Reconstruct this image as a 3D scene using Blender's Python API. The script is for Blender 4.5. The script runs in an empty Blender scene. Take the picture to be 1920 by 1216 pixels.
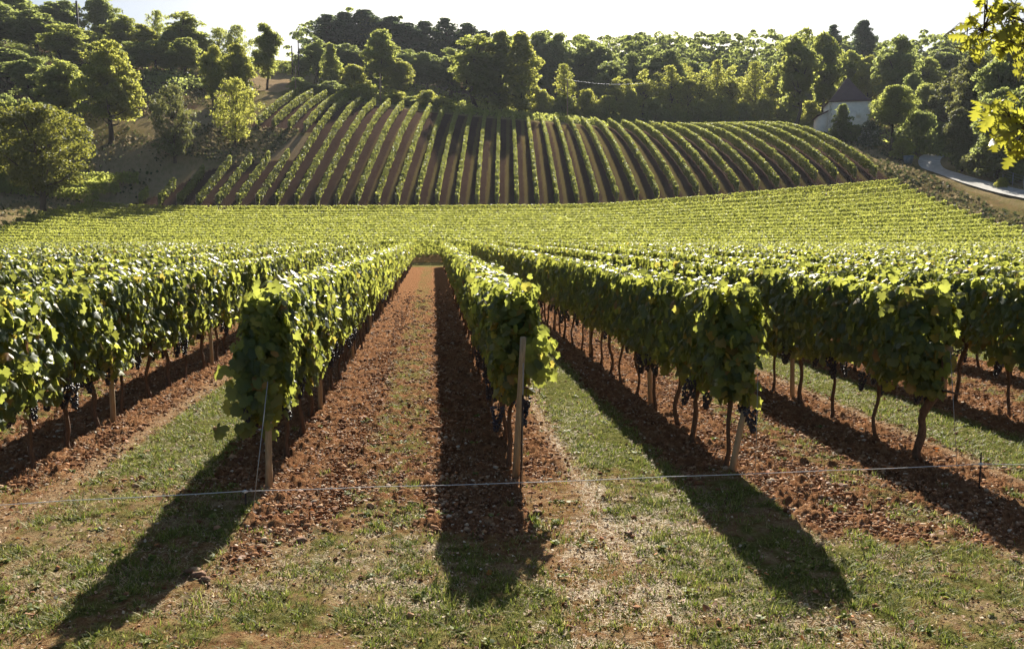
import bpy, math, random
import numpy as np
from mathutils import Vector, Matrix
R = math.radians
rng = np.random.default_rng(7)
random.seed(7)
S = bpy.context.scene
C = S.collection

# ------------------------------------------------------------------ camera, sky, sun, exposure
F, CX, CY, H = 1600.0, 960.0, 608.0, 2.24
PITCH = math.atan(169.0 / F)
cam = bpy.data.cameras.new('camera')
camo = bpy.data.objects.new('camera', cam); C.objects.link(camo)
cam.sensor_width = 36; cam.lens = 36 * F / 1920
camo.location = (0, 0, H); camo.rotation_euler = (math.pi / 2 - PITCH, 0, 0)
cam.clip_start = 0.05; cam.clip_end = 3000
cam.dof.use_dof = True; cam.dof.focus_distance = 9.0; cam.dof.aperture_fstop = 8.0
S.camera = camo

SUN_AZ, SUN_EL = R(4.3), R(29.6)
w = bpy.data.worlds.new('World'); S.world = w; w.use_nodes = True
nt = w.node_tree
sky = nt.nodes.new('ShaderNodeTexSky'); sky.sky_type = 'NISHITA'; sky.sun_disc = False
sky.sun_elevation = SUN_EL; sky.sun_rotation = SUN_AZ
sky.air_density = 1.1; sky.dust_density = 2.4; sky.ozone_density = 2.5; sky.altitude = 200
bg = nt.nodes['Background']; bg.inputs[1].default_value = 0.034
nt.links.new(sky.outputs[0], bg.inputs[0])
sl = bpy.data.lights.new('sun', 'SUN'); so = bpy.data.objects.new('sun', sl); C.objects.link(so)
sl.energy = 5.0; sl.angle = R(0.5); sl.color = (1.0, 0.93, 0.80)
sd = Vector((math.sin(SUN_AZ) * math.cos(SUN_EL), math.cos(SUN_AZ) * math.cos(SUN_EL), math.sin(SUN_EL)))
so.rotation_euler = sd.to_track_quat('Z', 'Y').to_euler()
S.view_settings.view_transform = 'Standard'; S.view_settings.look = 'None'
S.view_settings.exposure = 1.55; S.view_settings.gamma = 1
S.cycles.max_bounces = 6; S.cycles.diffuse_bounces = 3; S.cycles.transmission_bounces = 3
S.cycles.glossy_bounces = 2; S.cycles.transparent_max_bounces = 4
S.cycles.sample_clamp_indirect = 6.0

# ------------------------------------------------------------------ helpers
def ray(px, py):
    u, v = px - CX, py - CY
    y = F * math.cos(PITCH) - v * math.sin(PITCH)
    z = -F * math.sin(PITCH) - v * math.cos(PITCH)
    return u / y, z / y
def at(px, py, Y):
    a, b = ray(px, py)
    return Vector((a * Y, Y, H + b * Y))
def gp(px, py, z=0.0):
    a, b = ray(px, py)
    Y = (z - H) / b
    return Vector((a * Y, Y, z))

def _h(ix, iy, seed):
    n = (ix.astype(np.int64) * 374761393 + iy.astype(np.int64) * 668265263 + seed * 2147483647) & 0xffffffff
    n = ((n ^ (n >> 13)) * 1274126177) & 0xffffffff
    return ((n ^ (n >> 16)) & 0xffff) / 65535.0
def vn(x, y, seed=0):
    x = np.asarray(x, float); y = np.asarray(y, float)
    x, y = np.broadcast_arrays(x, y)
    ix = np.floor(x); iy = np.floor(y); fx = x - ix; fy = y - iy
    fx = fx * fx * (3 - 2 * fx); fy = fy * fy * (3 - 2 * fy)
    a = _h(ix, iy, seed); b = _h(ix + 1, iy, seed); c = _h(ix, iy + 1, seed); d = _h(ix + 1, iy + 1, seed)
    return (a * (1 - fx) + b * fx) * (1 - fy) + (c * (1 - fx) + d * fx) * fy
def fbm(x, y, seed=0, oct=4):
    s = 0; a = 0.5; t = 0
    for k in range(oct):
        s = s + a * vn(x * 2 ** k + 17.3 * k, y * 2 ** k + 5.1 * k, seed + k); t += a; a *= 0.5
    return s / t
def sstep(a, b, x):
    t = np.clip((x - a) / (b - a), 0, 1); return t * t * (3 - 2 * t)

def np_mesh(name, V, faces):
    """faces: list of int arrays (n,k), any k"""
    me = bpy.data.meshes.new(name)
    V = np.asarray(V, np.float32)
    me.vertices.add(len(V)); me.vertices.foreach_set('co', V.ravel())
    loops = np.concatenate([f.ravel() for f in faces]).astype(np.int32)
    tot = np.concatenate([np.full(len(f), f.shape[1], np.int32) for f in faces])
    st = np.concatenate([[0], np.cumsum(tot)[:-1]]).astype(np.int32)
    me.loops.add(len(loops)); me.loops.foreach_set('vertex_index', loops)
    me.polygons.add(len(tot)); me.polygons.foreach_set('loop_start', st); me.polygons.foreach_set('loop_total', tot)
    me.update(calc_edges=True)
    return me
def link(name, me, mat=None, parent=None, smooth=False):
    o = bpy.data.objects.new(name, me); C.objects.link(o)
    if mat and me is not None and len(me.materials) == 0: me.materials.append(mat)
    if smooth: me.polygons.foreach_set('use_smooth', np.ones(len(me.polygons), bool)); me.update()
    if parent: o.parent = parent
    return o
def tag(o, label=None, cat=None, group=None, kind=None):
    if label: o['label'] = label
    if cat: o['category'] = cat
    if group: o['group'] = group
    if kind: o['kind'] = kind
    return o
def empty(name, loc=(0, 0, 0), rz=0):
    o = bpy.data.objects.new(name, None); C.objects.link(o); o.empty_display_size = 0.3
    o.location = loc; o.rotation_euler = (0, 0, rz); return o
def copy_child(ch, parent, loc=None, rz=None, sc=None):
    c = ch.copy(); C.objects.link(c); c.parent = parent
    if loc is not None: c.location = loc
    if rz is not None: c.rotation_euler = (0, 0, rz)
    if sc is not None: c.scale = sc if hasattr(sc, '__len__') else (sc, sc, sc)
    return c

class MB:
    def __init__(s): s.V = []; s.Q = []; s.T = []; s.n = 0
    def add(s, V, Q=None, T=None):
        V = np.asarray(V, float); s.V.append(V)
        if Q is not None and len(Q): s.Q.append(np.asarray(Q) + s.n)
        if T is not None and len(T): s.T.append(np.asarray(T) + s.n)
        s.n += len(V)
    def tube(s, pts, rad, k=6, cap=True, rough=0.0):
        pts = [Vector(p) for p in pts]; n = len(pts)
        rad = rad if hasattr(rad, '__len__') else [rad] * n
        V = []
        up = Vector((0.13, 0.21, 1)).normalized()
        for i, p in enumerate(pts):
            d = (pts[min(i + 1, n - 1)] - pts[max(i - 1, 0)]).normalized()
            a = d.cross(up)
            if a.length < 0.2: a = d.cross(Vector((1, 0.1, 0)))
            a.normalize(); b = d.cross(a)
            for j in range(k):
                t = 2 * math.pi * j / k
                r = rad[i] * (1 + rough * (random.random() - 0.5))
                V.append(p + a * (math.cos(t) * r) + b * (math.sin(t) * r))
        Q = [(i * k + j, i * k + (j + 1) % k, (i + 1) * k + (j + 1) % k, (i + 1) * k + j) for i in range(n - 1) for j in range(k)]
        T = []
        if cap:
            V.append(pts[0]); V.append(pts[-1]); c0, c1 = n * k, n * k + 1
            for j in range(k):
                T.append((c0, (j + 1) % k, j)); T.append((c1, (n - 1) * k + j, (n - 1) * k + (j + 1) % k))
        s.add([tuple(v) for v in V], Q, T)
    def box(s, c, d, rz=0.0):
        cx, cy, cz = c; dx, dy, dz = [q / 2 for q in d]
        co, si = math.cos(rz), math.sin(rz)
        V = []
        for z in (-dz, dz):
            for x, y in ((-dx, -dy), (dx, -dy), (dx, dy), (-dx, dy)):
                V.append((cx + x * co - y * si, cy + x * si + y * co, cz + z))
        s.add(V, [(0, 3, 2, 1), (4, 5, 6, 7), (0, 1, 5, 4), (1, 2, 6, 5), (2, 3, 7, 6), (3, 0, 4, 7)])
    def mesh(s, name):
        f = []
        if s.Q: f.append(np.concatenate(s.Q))
        if s.T: f.append(np.concatenate(s.T))
        return np_mesh(name, np.concatenate(s.V), f)

# ------------------------------------------------------------------ materials
def new_mat(name):
    m = bpy.data.materials.new(name); m.use_nodes = True
    t = m.node_tree; t.nodes.clear()
    out = t.nodes.new('ShaderNodeOutputMaterial')
    return m, t, out
def ramp(t, cols, inp=None, interp='LINEAR'):
    r = t.nodes.new('ShaderNodeValToRGB'); r.color_ramp.interpolation = interp
    e = r.color_ramp.elements
    while len(e) < len(cols): e.new(0.5)
    for i, (p, c) in enumerate(cols): e[i].position = p; e[i].color = (*c, 1)
    if inp is not None: t.links.new(inp, r.inputs[0])
    return r
def noise(t, scale, detail=4, rough=0.6, coord=None, dist=0.0):
    n = t.nodes.new('ShaderNodeTexNoise'); n.inputs['Scale'].default_value = scale
    n.inputs['Detail'].default_value = detail; n.inputs['Roughness'].default_value = rough
    n.inputs['Distortion'].default_value = dist
    if coord is not None: t.links.new(coord, n.inputs['Vector'])
    return n
def mixc(t, f, a, b, mode='MIX'):
    m = t.nodes.new('ShaderNodeMix'); m.data_type = 'RGBA'; m.blend_type = mode
    for val, s in ((f, m.inputs[0]), (a, m.inputs[6]), (b, m.inputs[7])):
        if isinstance(val, (int, float)): s.default_value = val
        elif isinstance(val, tuple): s.default_value = (*val, 1)
        else: t.links.new(val, s)
    return m.outputs[2]
def leaf_mat(name, cols, trans, tf=0.42, rough=0.42, spec=0.5, back=0.5, objvar=0.25, tv=1.35):
    m, t, out = new_mat(name)
    g = t.nodes.new('ShaderNodeNewGeometry')
    r = ramp(t, cols, g.outputs['Random Per Island'])
    oi = t.nodes.new('ShaderNodeObjectInfo')
    v = t.nodes.new('ShaderNodeMapRange'); v.inputs[3].default_value = 1 - objvar; v.inputs[4].default_value = 1 + objvar * 0.6
    t.links.new(oi.outputs['Random'], v.inputs[0])
    hs = t.nodes.new('ShaderNodeHueSaturation'); t.links.new(r.outputs[0], hs.inputs['Color']); t.links.new(v.outputs[0], hs.inputs['Value'])
    p = t.nodes.new('ShaderNodeBsdfPrincipled'); p.inputs['Roughness'].default_value = rough
    p.inputs['Specular IOR Level'].default_value = spec
    pale = mixc(t, back, hs.outputs[0], (0.13, 0.17, 0.09))
    bm = mixc(t, g.outputs['Backfacing'], hs.outputs[0], pale)
    t.links.new(bm, p.inputs['Base Color'])
    tr = t.nodes.new('ShaderNodeBsdfTranslucent')
    tc = mixc(t, 0.5, hs.outputs[0], trans)
    hs2 = t.nodes.new('ShaderNodeHueSaturation'); t.links.new(tc, hs2.inputs['Color']); hs2.inputs['Value'].default_value = tv
    hs2.inputs['Saturation'].default_value = 0.98
    t.links.new(hs2.outputs[0], tr.inputs[0])
    mx = t.nodes.new('ShaderNodeMixShader'); mx.inputs[0].default_value = tf
    t.links.new(p.outputs[0], mx.inputs[1]); t.links.new(tr.outputs[0], mx.inputs[2]); t.links.new(mx.outputs[0], out.inputs[0])
    return m
def simple(name, col, rough=0.8, var=0.25, scale=20, bump=0.0, spec=0.3, metal=0.0, col2=None, stretch=None):
    m, t, out = new_mat(name)
    tc = t.nodes.new('ShaderNodeTexCoord'); co = tc.outputs['Object']
    if stretch:
        mp = t.nodes.new('ShaderNodeMapping'); mp.inputs['Scale'].default_value = stretch
        t.links.new(co, mp.inputs[0]); co = mp.outputs[0]
    n = noise(t, scale, 6, 0.65, co)
    lo = tuple(c * (1 - var) for c in col); hi = col2 or tuple(min(1, c * (1 + var)) for c in col)
    r = ramp(t, [(0.3, lo), (0.7, hi)], n.outputs[0])
    p = t.nodes.new('ShaderNodeBsdfPrincipled'); t.links.new(r.outputs[0], p.inputs['Base Color'])
    p.inputs['Roughness'].default_value = rough; p.inputs['Specular IOR Level'].default_value = spec; p.inputs['Metallic'].default_value = metal
    if bump:
        b = t.nodes.new('ShaderNodeBump'); b.inputs['Strength'].default_value = bump; b.inputs['Distance'].default_value = 0.02
        t.links.new(n.outputs[0], b.inputs['Height']); t.links.new(b.outputs[0], p.inputs['Normal'])
    t.links.new(p.outputs[0], out.inputs[0]); return m
def island_mat(name, cols, rough=0.9, spec=0.2, trans=0.0):
    m, t, out = new_mat(name)
    g = t.nodes.new('ShaderNodeNewGeometry'); r = ramp(t, cols, g.outputs['Random Per Island'])
    p = t.nodes.new('ShaderNodeBsdfPrincipled'); t.links.new(r.outputs[0], p.inputs['Base Color'])
    p.inputs['Roughness'].default_value = rough; p.inputs['Specular IOR Level'].default_value = spec
    if trans:
        tr = t.nodes.new('ShaderNodeBsdfTranslucent'); t.links.new(r.outputs[0], tr.inputs[0])
        mx = t.nodes.new('ShaderNodeMixShader'); mx.inputs[0].default_value = trans
        t.links.new(p.outputs[0], mx.inputs[1]); t.links.new(tr.outputs[0], mx.inputs[2]); t.links.new(mx.outputs[0], out.inputs[0])
    else: t.links.new(p.outputs[0], out.inputs[0])
    return m

M = {}
M['vine'] = leaf_mat('vine_leaf', [(0.0, (0.020, 0.046, 0.024)), (0.42, (0.038, 0.076, 0.028)), (0.78, (0.085, 0.125, 0.028)), (0.94, (0.19, 0.18, 0.035)), (1.0, (0.26, 0.09, 0.03))],
                     (0.57, 0.58, 0.08), 0.44, 0.48, 0.38, 0.12, 0.06, 1.5)
M['vine_far'] = leaf_mat('vine_leaf_far', [(0.0, (0.035, 0.070, 0.022)), (0.5, (0.070, 0.110, 0.026)), (0.9, (0.13, 0.16, 0.035)), (1.0, (0.22, 0.19, 0.05))],
                     (0.57, 0.57, 0.10), 0.47, 0.55, 0.28, 0.2, 0.06, 1.5)
M['oak'] = leaf_mat('oak_leaf', [(0, (0.05, 0.08, 0.015)), (1, (0.12, 0.15, 0.025))], (0.58, 0.54, 0.04), 0.55, 0.35, 0.5, 0.3, 0.0)
M['t_yellow'] = leaf_mat('foliage_yellow_green', [(0, (0.08, 0.11, 0.022)), (0.6, (0.14, 0.17, 0.03)), (1, (0.24, 0.23, 0.05))], (0.60, 0.58, 0.10), 0.50, 0.65, 0.15, .2, .12, 1.6)
M['t_mid'] = leaf_mat('foliage_mid_green', [(0, (0.06, 0.085, 0.026)), (0.6, (0.10, 0.13, 0.034)), (1, (0.17, 0.19, 0.055))], (0.54, 0.56, 0.11), 0.52, 0.65, 0.15, .2, .15, 1.7)
M['t_dark'] = leaf_mat('foliage_dark_green', [(0, (0.056, 0.086, 0.032)), (0.6, (0.095, 0.128, 0.042)), (1, (0.155, 0.185, 0.065))], (0.46, 0.50, 0.12), 0.50, 0.65, 0.15, .2, .15, 1.6)
M['t_pine'] = leaf_mat('foliage_pine', [(0, (0.030, 0.052, 0.032)), (0.6, (0.052, 0.080, 0.044)), (1, (0.08, 0.11, 0.055))], (0.18, 0.24, 0.09), 0.35, 0.65, 0.15, .2, .15, 1.5)
M['t_olive'] = leaf_mat('foliage_olive', [(0, (0.06, 0.072, 0.028)), (0.6, (0.10, 0.115, 0.045)), (1, (0.18, 0.18, 0.09))], (0.34, 0.34, 0.07), 0.38, 0.6, 0.22, .4, .2)
M['t_walnut'] = leaf_mat('foliage_walnut', [(0, (0.045, 0.062, 0.018)), (0.6, (0.078, 0.098, 0.024)), (1, (0.13, 0.14, 0.035))], (0.44, 0.42, 0.05), 0.42, 0.6, 0.2, .2, .05, 1.4)
M['t_white'] = leaf_mat('foliage_flowering', [(0, (0.04, 0.065, 0.02)), (0.75, (0.07, 0.10, 0.03)), (0.80, (0.5, 0.5, 0.42)), (1, (0.6, 0.6, 0.5))], (0.2, 0.25, 0.05), 0.25)
M['bark'] = simple('bark', (0.085, 0.06, 0.042), 0.9, 0.4, 9, 0.6, stretch=(4, 4, 1))
M['vine_bark'] = simple('vine_bark', (0.13, 0.075, 0.045), 0.9, 0.45, 40, 0.8, stretch=(3, 3, 0.6))
M['wood'] = simple('weathered_wood', (0.34, 0.25, 0.15), 0.8, 0.3, 30, 0.4, stretch=(3, 3, 0.25))
M['pole'] = simple('pole_wood', (0.10, 0.08, 0.065), 0.85, 0.3, 10)
M['wire'] = simple('galvanised_wire', (0.35, 0.35, 0.34), 0.45, 0.1, 50, metal=0.6)
M['strand'] = simple('white_fence_strand', (0.75, 0.74, 0.72), 0.6, 0.08, 200)
M['darkmetal'] = simple('rusted_metal', (0.045, 0.03, 0.025), 0.7, 0.3, 60)
M['grape'] = None
M['wall'] = simple('lime_plaster', (0.86, 0.79, 0.68), 0.9, 0.12, 1.5, 0.2)
M['quoin'] = simple('pale_stone', (0.70, 0.64, 0.55), 0.9, 0.15, 3, 0.3)
M['bin'] = simple('bin_plastic', (0.16, 0.20, 0.24), 0.5, 0.08, 8)
M['binlid'] = simple('bin_lid_plastic', (0.25, 0.30, 0.34), 0.5, 0.08, 8)
M['white'] = simple('white_paint', (0.75, 0.74, 0.70), 0.6, 0.06, 5)
M['darkvoid'] = simple('dark_opening', (0.03, 0.028, 0.028), 0.7, 0.2, 5)

def grape_mat():
    m, t, out = new_mat('black_grape')
    g = t.nodes.new('ShaderNodeNewGeometry')
    r = ramp(t, [(0, (0.008, 0.007, 0.012)), (0.6, (0.016, 0.014, 0.026)), (1, (0.035, 0.034, 0.055))], g.outputs['Random Per Island'])
    p = t.nodes.new('ShaderNodeBsdfPrincipled'); t.links.new(r.outputs[0], p.inputs['Base Color'])
    p.inputs['Roughness'].default_value = 0.42; p.inputs['Specular IOR Level'].default_value = 0.5
    t.links.new(p.outputs[0], out.inputs[0]); return m
M['grape'] = grape_mat()

def roof_mat():
    m, t, out = new_mat('clay_tiles')
    tc = t.nodes.new('ShaderNodeTexCoord')
    b = t.nodes.new('ShaderNodeTexBrick'); b.inputs['Scale'].default_value = 1.0
    b.inputs['Brick Width'].default_value = 0.22; b.inputs['Row Height'].default_value = 0.16; b.inputs['Mortar Size'].default_value = 0.012
    b.inputs['Color1'].default_value = (0.12, 0.055, 0.045, 1); b.inputs['Color2'].default_value = (0.08, 0.040, 0.036, 1); b.inputs['Mortar'].default_value = (0.05, 0.025, 0.02, 1)
    mp = t.nodes.new('ShaderNodeMapping'); t.links.new(tc.outputs['Object'], mp.inputs[0]); mp.inputs['Rotation'].default_value = (R(90), 0, 0)
    t.links.new(mp.outputs[0], b.inputs['Vector'])
    n = noise(t, 0.9, 5, 0.6, tc.outputs['Object'])
    c = mixc(t, n.outputs[0], b.outputs[0], (0.14, 0.085, 0.075))
    p = t.nodes.new('ShaderNodeBsdfPrincipled'); t.links.new(c, p.inputs['Base Color']); p.inputs['Roughness'].default_value = 0.8
    t.links.new(p.outputs[0], out.inputs[0]); return m
M['roof'] = roof_mat()

# ------------------------------------------------------------------ terrain
TY = [-40, 0, 62, 75, 85, 94, 99, 104, 112, 123, 135, 148, 165, 200, 250, 320, 700]
TX = [-260, -140, -90, -70, -55, -45, -36, -27, -10, 10, 27, 42, 52, 65, 90, 140, 260]
TZ = {
 -260: [0, 0, 8, 14, 20, 24, 27, 30, 34, 38, 42, 46, 50, 56, 60, 62, 60],
 -140: [0, 0, 3, 8, 12, 16, 19, 21, 25, 29, 33, 37, 42, 48, 54, 58, 58],
 -90:  [0, 0, 1, 4.5, 9, 11, 13, 15, 19, 24, 29, 33, 37, 44, 51, 56, 56],
 -70:  [0, 0, .4, 3.5, 6.5, 8, 9.3, 11, 15.5, 20, 25, 30, 34.5, 42, 49, 54, 54],
 -55:  [0, 0, 0, 2.3, 4.8, 5.6, 6.6, 8.4, 12.8, 18, 23, 27.5, 32, 40, 48, 53, 53],
 -45:  [0, 0, 0, 1.3, 2.8, 3.6, 5.2, 7.8, 13.2, 17.5, 22, 26.5, 31, 39, 48, 53, 53],
 -36:  [0, 0, 0, 1.2, 2.3, 3.3, 5.1, 7.3, 10.8, 17, 21.5, 25.4, 30, 39, 50, 54, 54],
 -27:  [0, 0, 0, 1.1, 2.2, 3.3, 5.2, 7.8, 11.5, 16.5, 21, 24.6, 28.5, 37, 49, 54, 54],
 -10:  [0, 0, 0, 1.1, 2.2, 3.3, 5.2, 7.6, 10.7, 15, 19, 22.6, 25.5, 33, 46, 52, 52],
 10:   [0, 0, 0, 1.1, 2.3, 3.4, 5.4, 7.5, 10.5, 14.4, 18, 20.9, 23.5, 31, 46, 51, 51],
 27:   [0, 0, 0, 1.3, 2.9, 4.7, 6.9, 9.1, 11.9, 15.1, 17.6, 19.6, 21.6, 29, 46, 50, 50],
 42:   [0, 0, .1, 1.7, 3.8, 5.9, 8.3, 10.6, 13.4, 16.1, 18.2, 19.6, 21.2, 28, 45, 49, 49],
 52:   [0, 0, .8, 3.2, 5.6, 7.3, 8.4, 9.2, 10.4, 14, 17.6, 19.8, 21.8, 28, 43, 48, 48],
 65:   [0, 0, 1.5, 4.5, 7, 8.9, 9.6, 10.2, 11.2, 12.5, 14.5, 18, 22, 28, 42, 47, 47],
 90:   [0, 0, 3, 6, 9, 11, 12.4, 13.5, 15, 17, 20, 23, 27, 33, 41, 46, 46],
 140:  [0, 0, 5, 9, 13, 16, 17.5, 19, 21, 24, 27, 30, 34, 38, 43, 46, 46],
 260:  [0, 0, 9, 14, 18, 21, 23, 25, 28, 31, 34, 37, 40, 43, 46, 48, 48]}
_gx = np.arange(-260, 261, 1.0); _gy = np.arange(-40, 701, 1.0)
_col = np.array([np.interp(_gy, TY, TZ[x]) for x in TX])
G = np.array([np.interp(_gx, TX, _col[:, j]) for j in range(len(_gy))])      # [y,x]
def blur(a, ax, k):
    ker = np.exp(-0.5 * (np.arange(-3 * k, 3 * k + 1) / k) ** 2); ker /= ker.sum()
    pad = [(0, 0), (0, 0)]; pad[ax] = (3 * k, 3 * k)
    a = np.pad(a, pad, mode='edge')
    return np.apply_along_axis(lambda q: np.convolve(q, ker, 'valid'), ax, a)
G = blur(blur(G, 0, 2), 1, 3)
nearmask = 1 - sstep(50, 66, _gy)
G *= (1 - nearmask)[:, None]
def ter(x, y):
    x = np.asarray(x, float); y = np.asarray(y, float)
    fx = np.clip(x + 260, 0, 519.999); fy = np.clip(y + 40, 0, 739.999)
    ix = fx.astype(int); iy = fy.astype(int); tx = fx - ix; ty = fy - iy
    return (G[iy, ix] * (1 - tx) + G[iy, ix + 1] * tx) * (1 - ty) + (G[iy + 1, ix] * (1 - tx) + G[iy + 1, ix + 1] * tx) * ty
def tz(x, y): return float(ter(x, y))

K = 0.092                                     # near rows lean this much to the left per metre
OFF = {0: -3.90, 1: -1.50, 2: 0.75, 3: 2.85, 4: 4.85}
NL, NR = -15, 26
for i in range(-1, NL - 1, -1): OFF[i] = OFF[i + 1] - 2.25
for i in range(5, NR + 1): OFF[i] = OFF[i - 1] + 2.15
Y0 = {0: 6.9, 1: 7.50, 2: 8.02, 3: 7.95, 4: 8.25}
def row_start(i):
    return Y0.get(i, 7.0 if i < 0 else 8.25 + 0.16 * (i - 4))
offs = np.array([OFF[i] for i in range(NL, NR + 1)])
HILLX = [-42.7, -40.5, -38.3, -36.1, -33.8, -31.5, -29.2] + [-27.0 + 2.297 * k for k in range(31)]

def zones(X, Y):
    """grass, dry grass, hill soil weights and tilled roughness from where a point lies"""
    s = X + K * Y
    n1 = fbm(X * 0.9, Y * 0.9, 3); n2 = fbm(X * 3.1, Y * 3.1, 11); n3 = fbm(X * 9, Y * 9, 21, 3)
    idx = np.clip(np.searchsorted(offs, s) - 1, 0, len(offs) - 2)
    a = offs[idx]; b = offs[idx + 1]; u = (s - a) / (b - a); gi = idx + NL
    strip = (np.abs(gi % 2) == 0)                # aisles 0-1, 2-3, 4-5 are grassed
    c0 = 0.5 + 0.06 * (n1 - 0.5)
    wid = np.where(strip, 0.245 + 0.08 * (n2 - .5) , 0.13 + 0.12 * (n2 - 0.5))
    gs = 1 - sstep(wid * 0.82, wid * 1.15, np.abs(u - c0) + 0.10 * (n3 - .5))
    gs = gs * np.where(strip, 1.0, 0.7 * sstep(0.42, 0.62, .5 * n2 + .5 * n3))
    edge = 6.15 + 1.5 * (n1 - 0.5) + 0.8 * (n2 - .5) + 0.07 * X * 0 + np.where(strip, 1.3, 0)
    head = 1 - sstep(edge - 0.35, edge + 0.35, Y + 0.4 * (n3 - 0.5))
    near = (Y < 62.5)
    infield = near & (s > offs[0] - 1) & (s < offs[-1] + 1)
    patch = sstep(0.40, 0.60, 0.15 * n1 + 0.40 * n2 + .45 * n3)
    headg = head * (0.25 + 0.70 * patch)
    dry = np.zeros_like(X); gr = np.zeros_like(X); hill = np.zeros_like(X); till = np.zeros_like(X)
    g_near = np.maximum(gs * (1 - head), headg)
    g_near = np.where(strip & (u < .30), g_near * .35, g_near); gr = np.where(infield, g_near, gr)
    dry = np.where(infield, np.maximum(head * (1 - patch) * (.25 + .6 * sstep(.35, .6, n1)), gs * 0.25 * (1 - head)), dry)
    till = np.where(infield, (1 - g_near) * (1 - head), till)
    for so_, y0_ in ((OFF[0] + .60, 5.8), (OFF[2] + .57, 5.4), (OFF[4] + .5, 6.0)):
        tk = np.exp(-((s - so_ - .05 * (n1 - .5)) / .13) ** 2) * (Y > y0_) * (Y < 40)
        dry = np.maximum(dry, .55 * tk); gr = gr * (1 - .8 * tk); till = till * (1 - .9 * tk)
    hl = (Y > 59.0) & (Y < 63.5); gr = np.where(hl, 0.8, gr); till = np.where(hl, 0, till); dry = np.where(hl, .4, dry)
    mid = (Y >= 63.5) & (Y < 96) & (X > -45) & (X < 43)
    gr = np.where(mid, 0.35, gr)
    hx = np.array(HILLX)
    inhill = (Y >= 97) & (Y < 147) & (X > -44) & (X < 43.5)
    lim = np.interp(X, [-44, -41.6, -39.4, -37, -28.5, -28.0], [99.5, 103, 107.5, 112, 113.5, 200])
    gap = inhill & (Y > lim) & ((Y < 123.0) | (X < -37.5))
    ih = np.clip(np.searchsorted(hx, X) - 1, 0, len(hx) - 2)
    uh = (X - hx[ih]) / (hx[ih + 1] - hx[ih])
    gh = (1 - sstep(0.07, 0.15, np.abs(uh - 0.50 + 0.08 * (n2 - .5)))) * sstep(-30, -10, X) * 0.6
    gr = np.where(inhill, gh, gr); hill = np.where(inhill, 1 - gh, hill)
    out = ~(infield | mid | inhill | hl) | gap
    og = sstep(0.35, 0.65, fbm(X * 0.11, Y * 0.11, 33))
    gr = np.where(out, 0.25 + 0.35 * og + 0.3 * sstep(.45, .7, n2), gr); dry = np.where(out, 0.95 - 0.35 * og, dry); hill = np.where(out, 0.0, hill)
    bank = out & (X > 43.2) & (X < 49.5) & (Y > 72) & (Y < 104)
    hill = np.where(bank, .75 * sstep(.3, .6, n1), hill); dry = np.where(bank, .35 * (1 - n1), dry)
    tr_ = np.array([(ray(p, q)[0] * yy, yy) for p, q, yy in ((60, 425, 82), (190, 388, 90), (300, 343, 98), (385, 318, 104), (455, 300, 109), (540, 280, 114), (590, 240, 122))])
    xt = np.interp(Y, tr_[:, 1], tr_[:, 0]); track = out & (np.abs(X - xt) < 2.2 + n2) & (Y > 82) & (Y < 122)
    dry = np.where(track, 0.85, dry); gr = np.where(track, 0.35 * n2, gr)
    wood = ((X < -48) & (Y > 128 + .25 * (X + 48)) & ~((X > -62) & (X < -42) & (Y > 150) & (Y < 230))) | ((X > -34) & (Y > 152) & (Y < 230))
    gr = np.where(wood, .45 * og, gr); dry = np.where(wood, .08, dry); hill = np.where(wood, .9, hill)
    sand = (Y > 150) & (Y < 172) & (X > -52) & (X < -40)
    dry = np.where(sand, 0.9, dry); gr = np.where(sand, 0.05, gr); hill = np.where(sand, 0.0, hill)
    return gr, dry, hill, till

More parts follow.
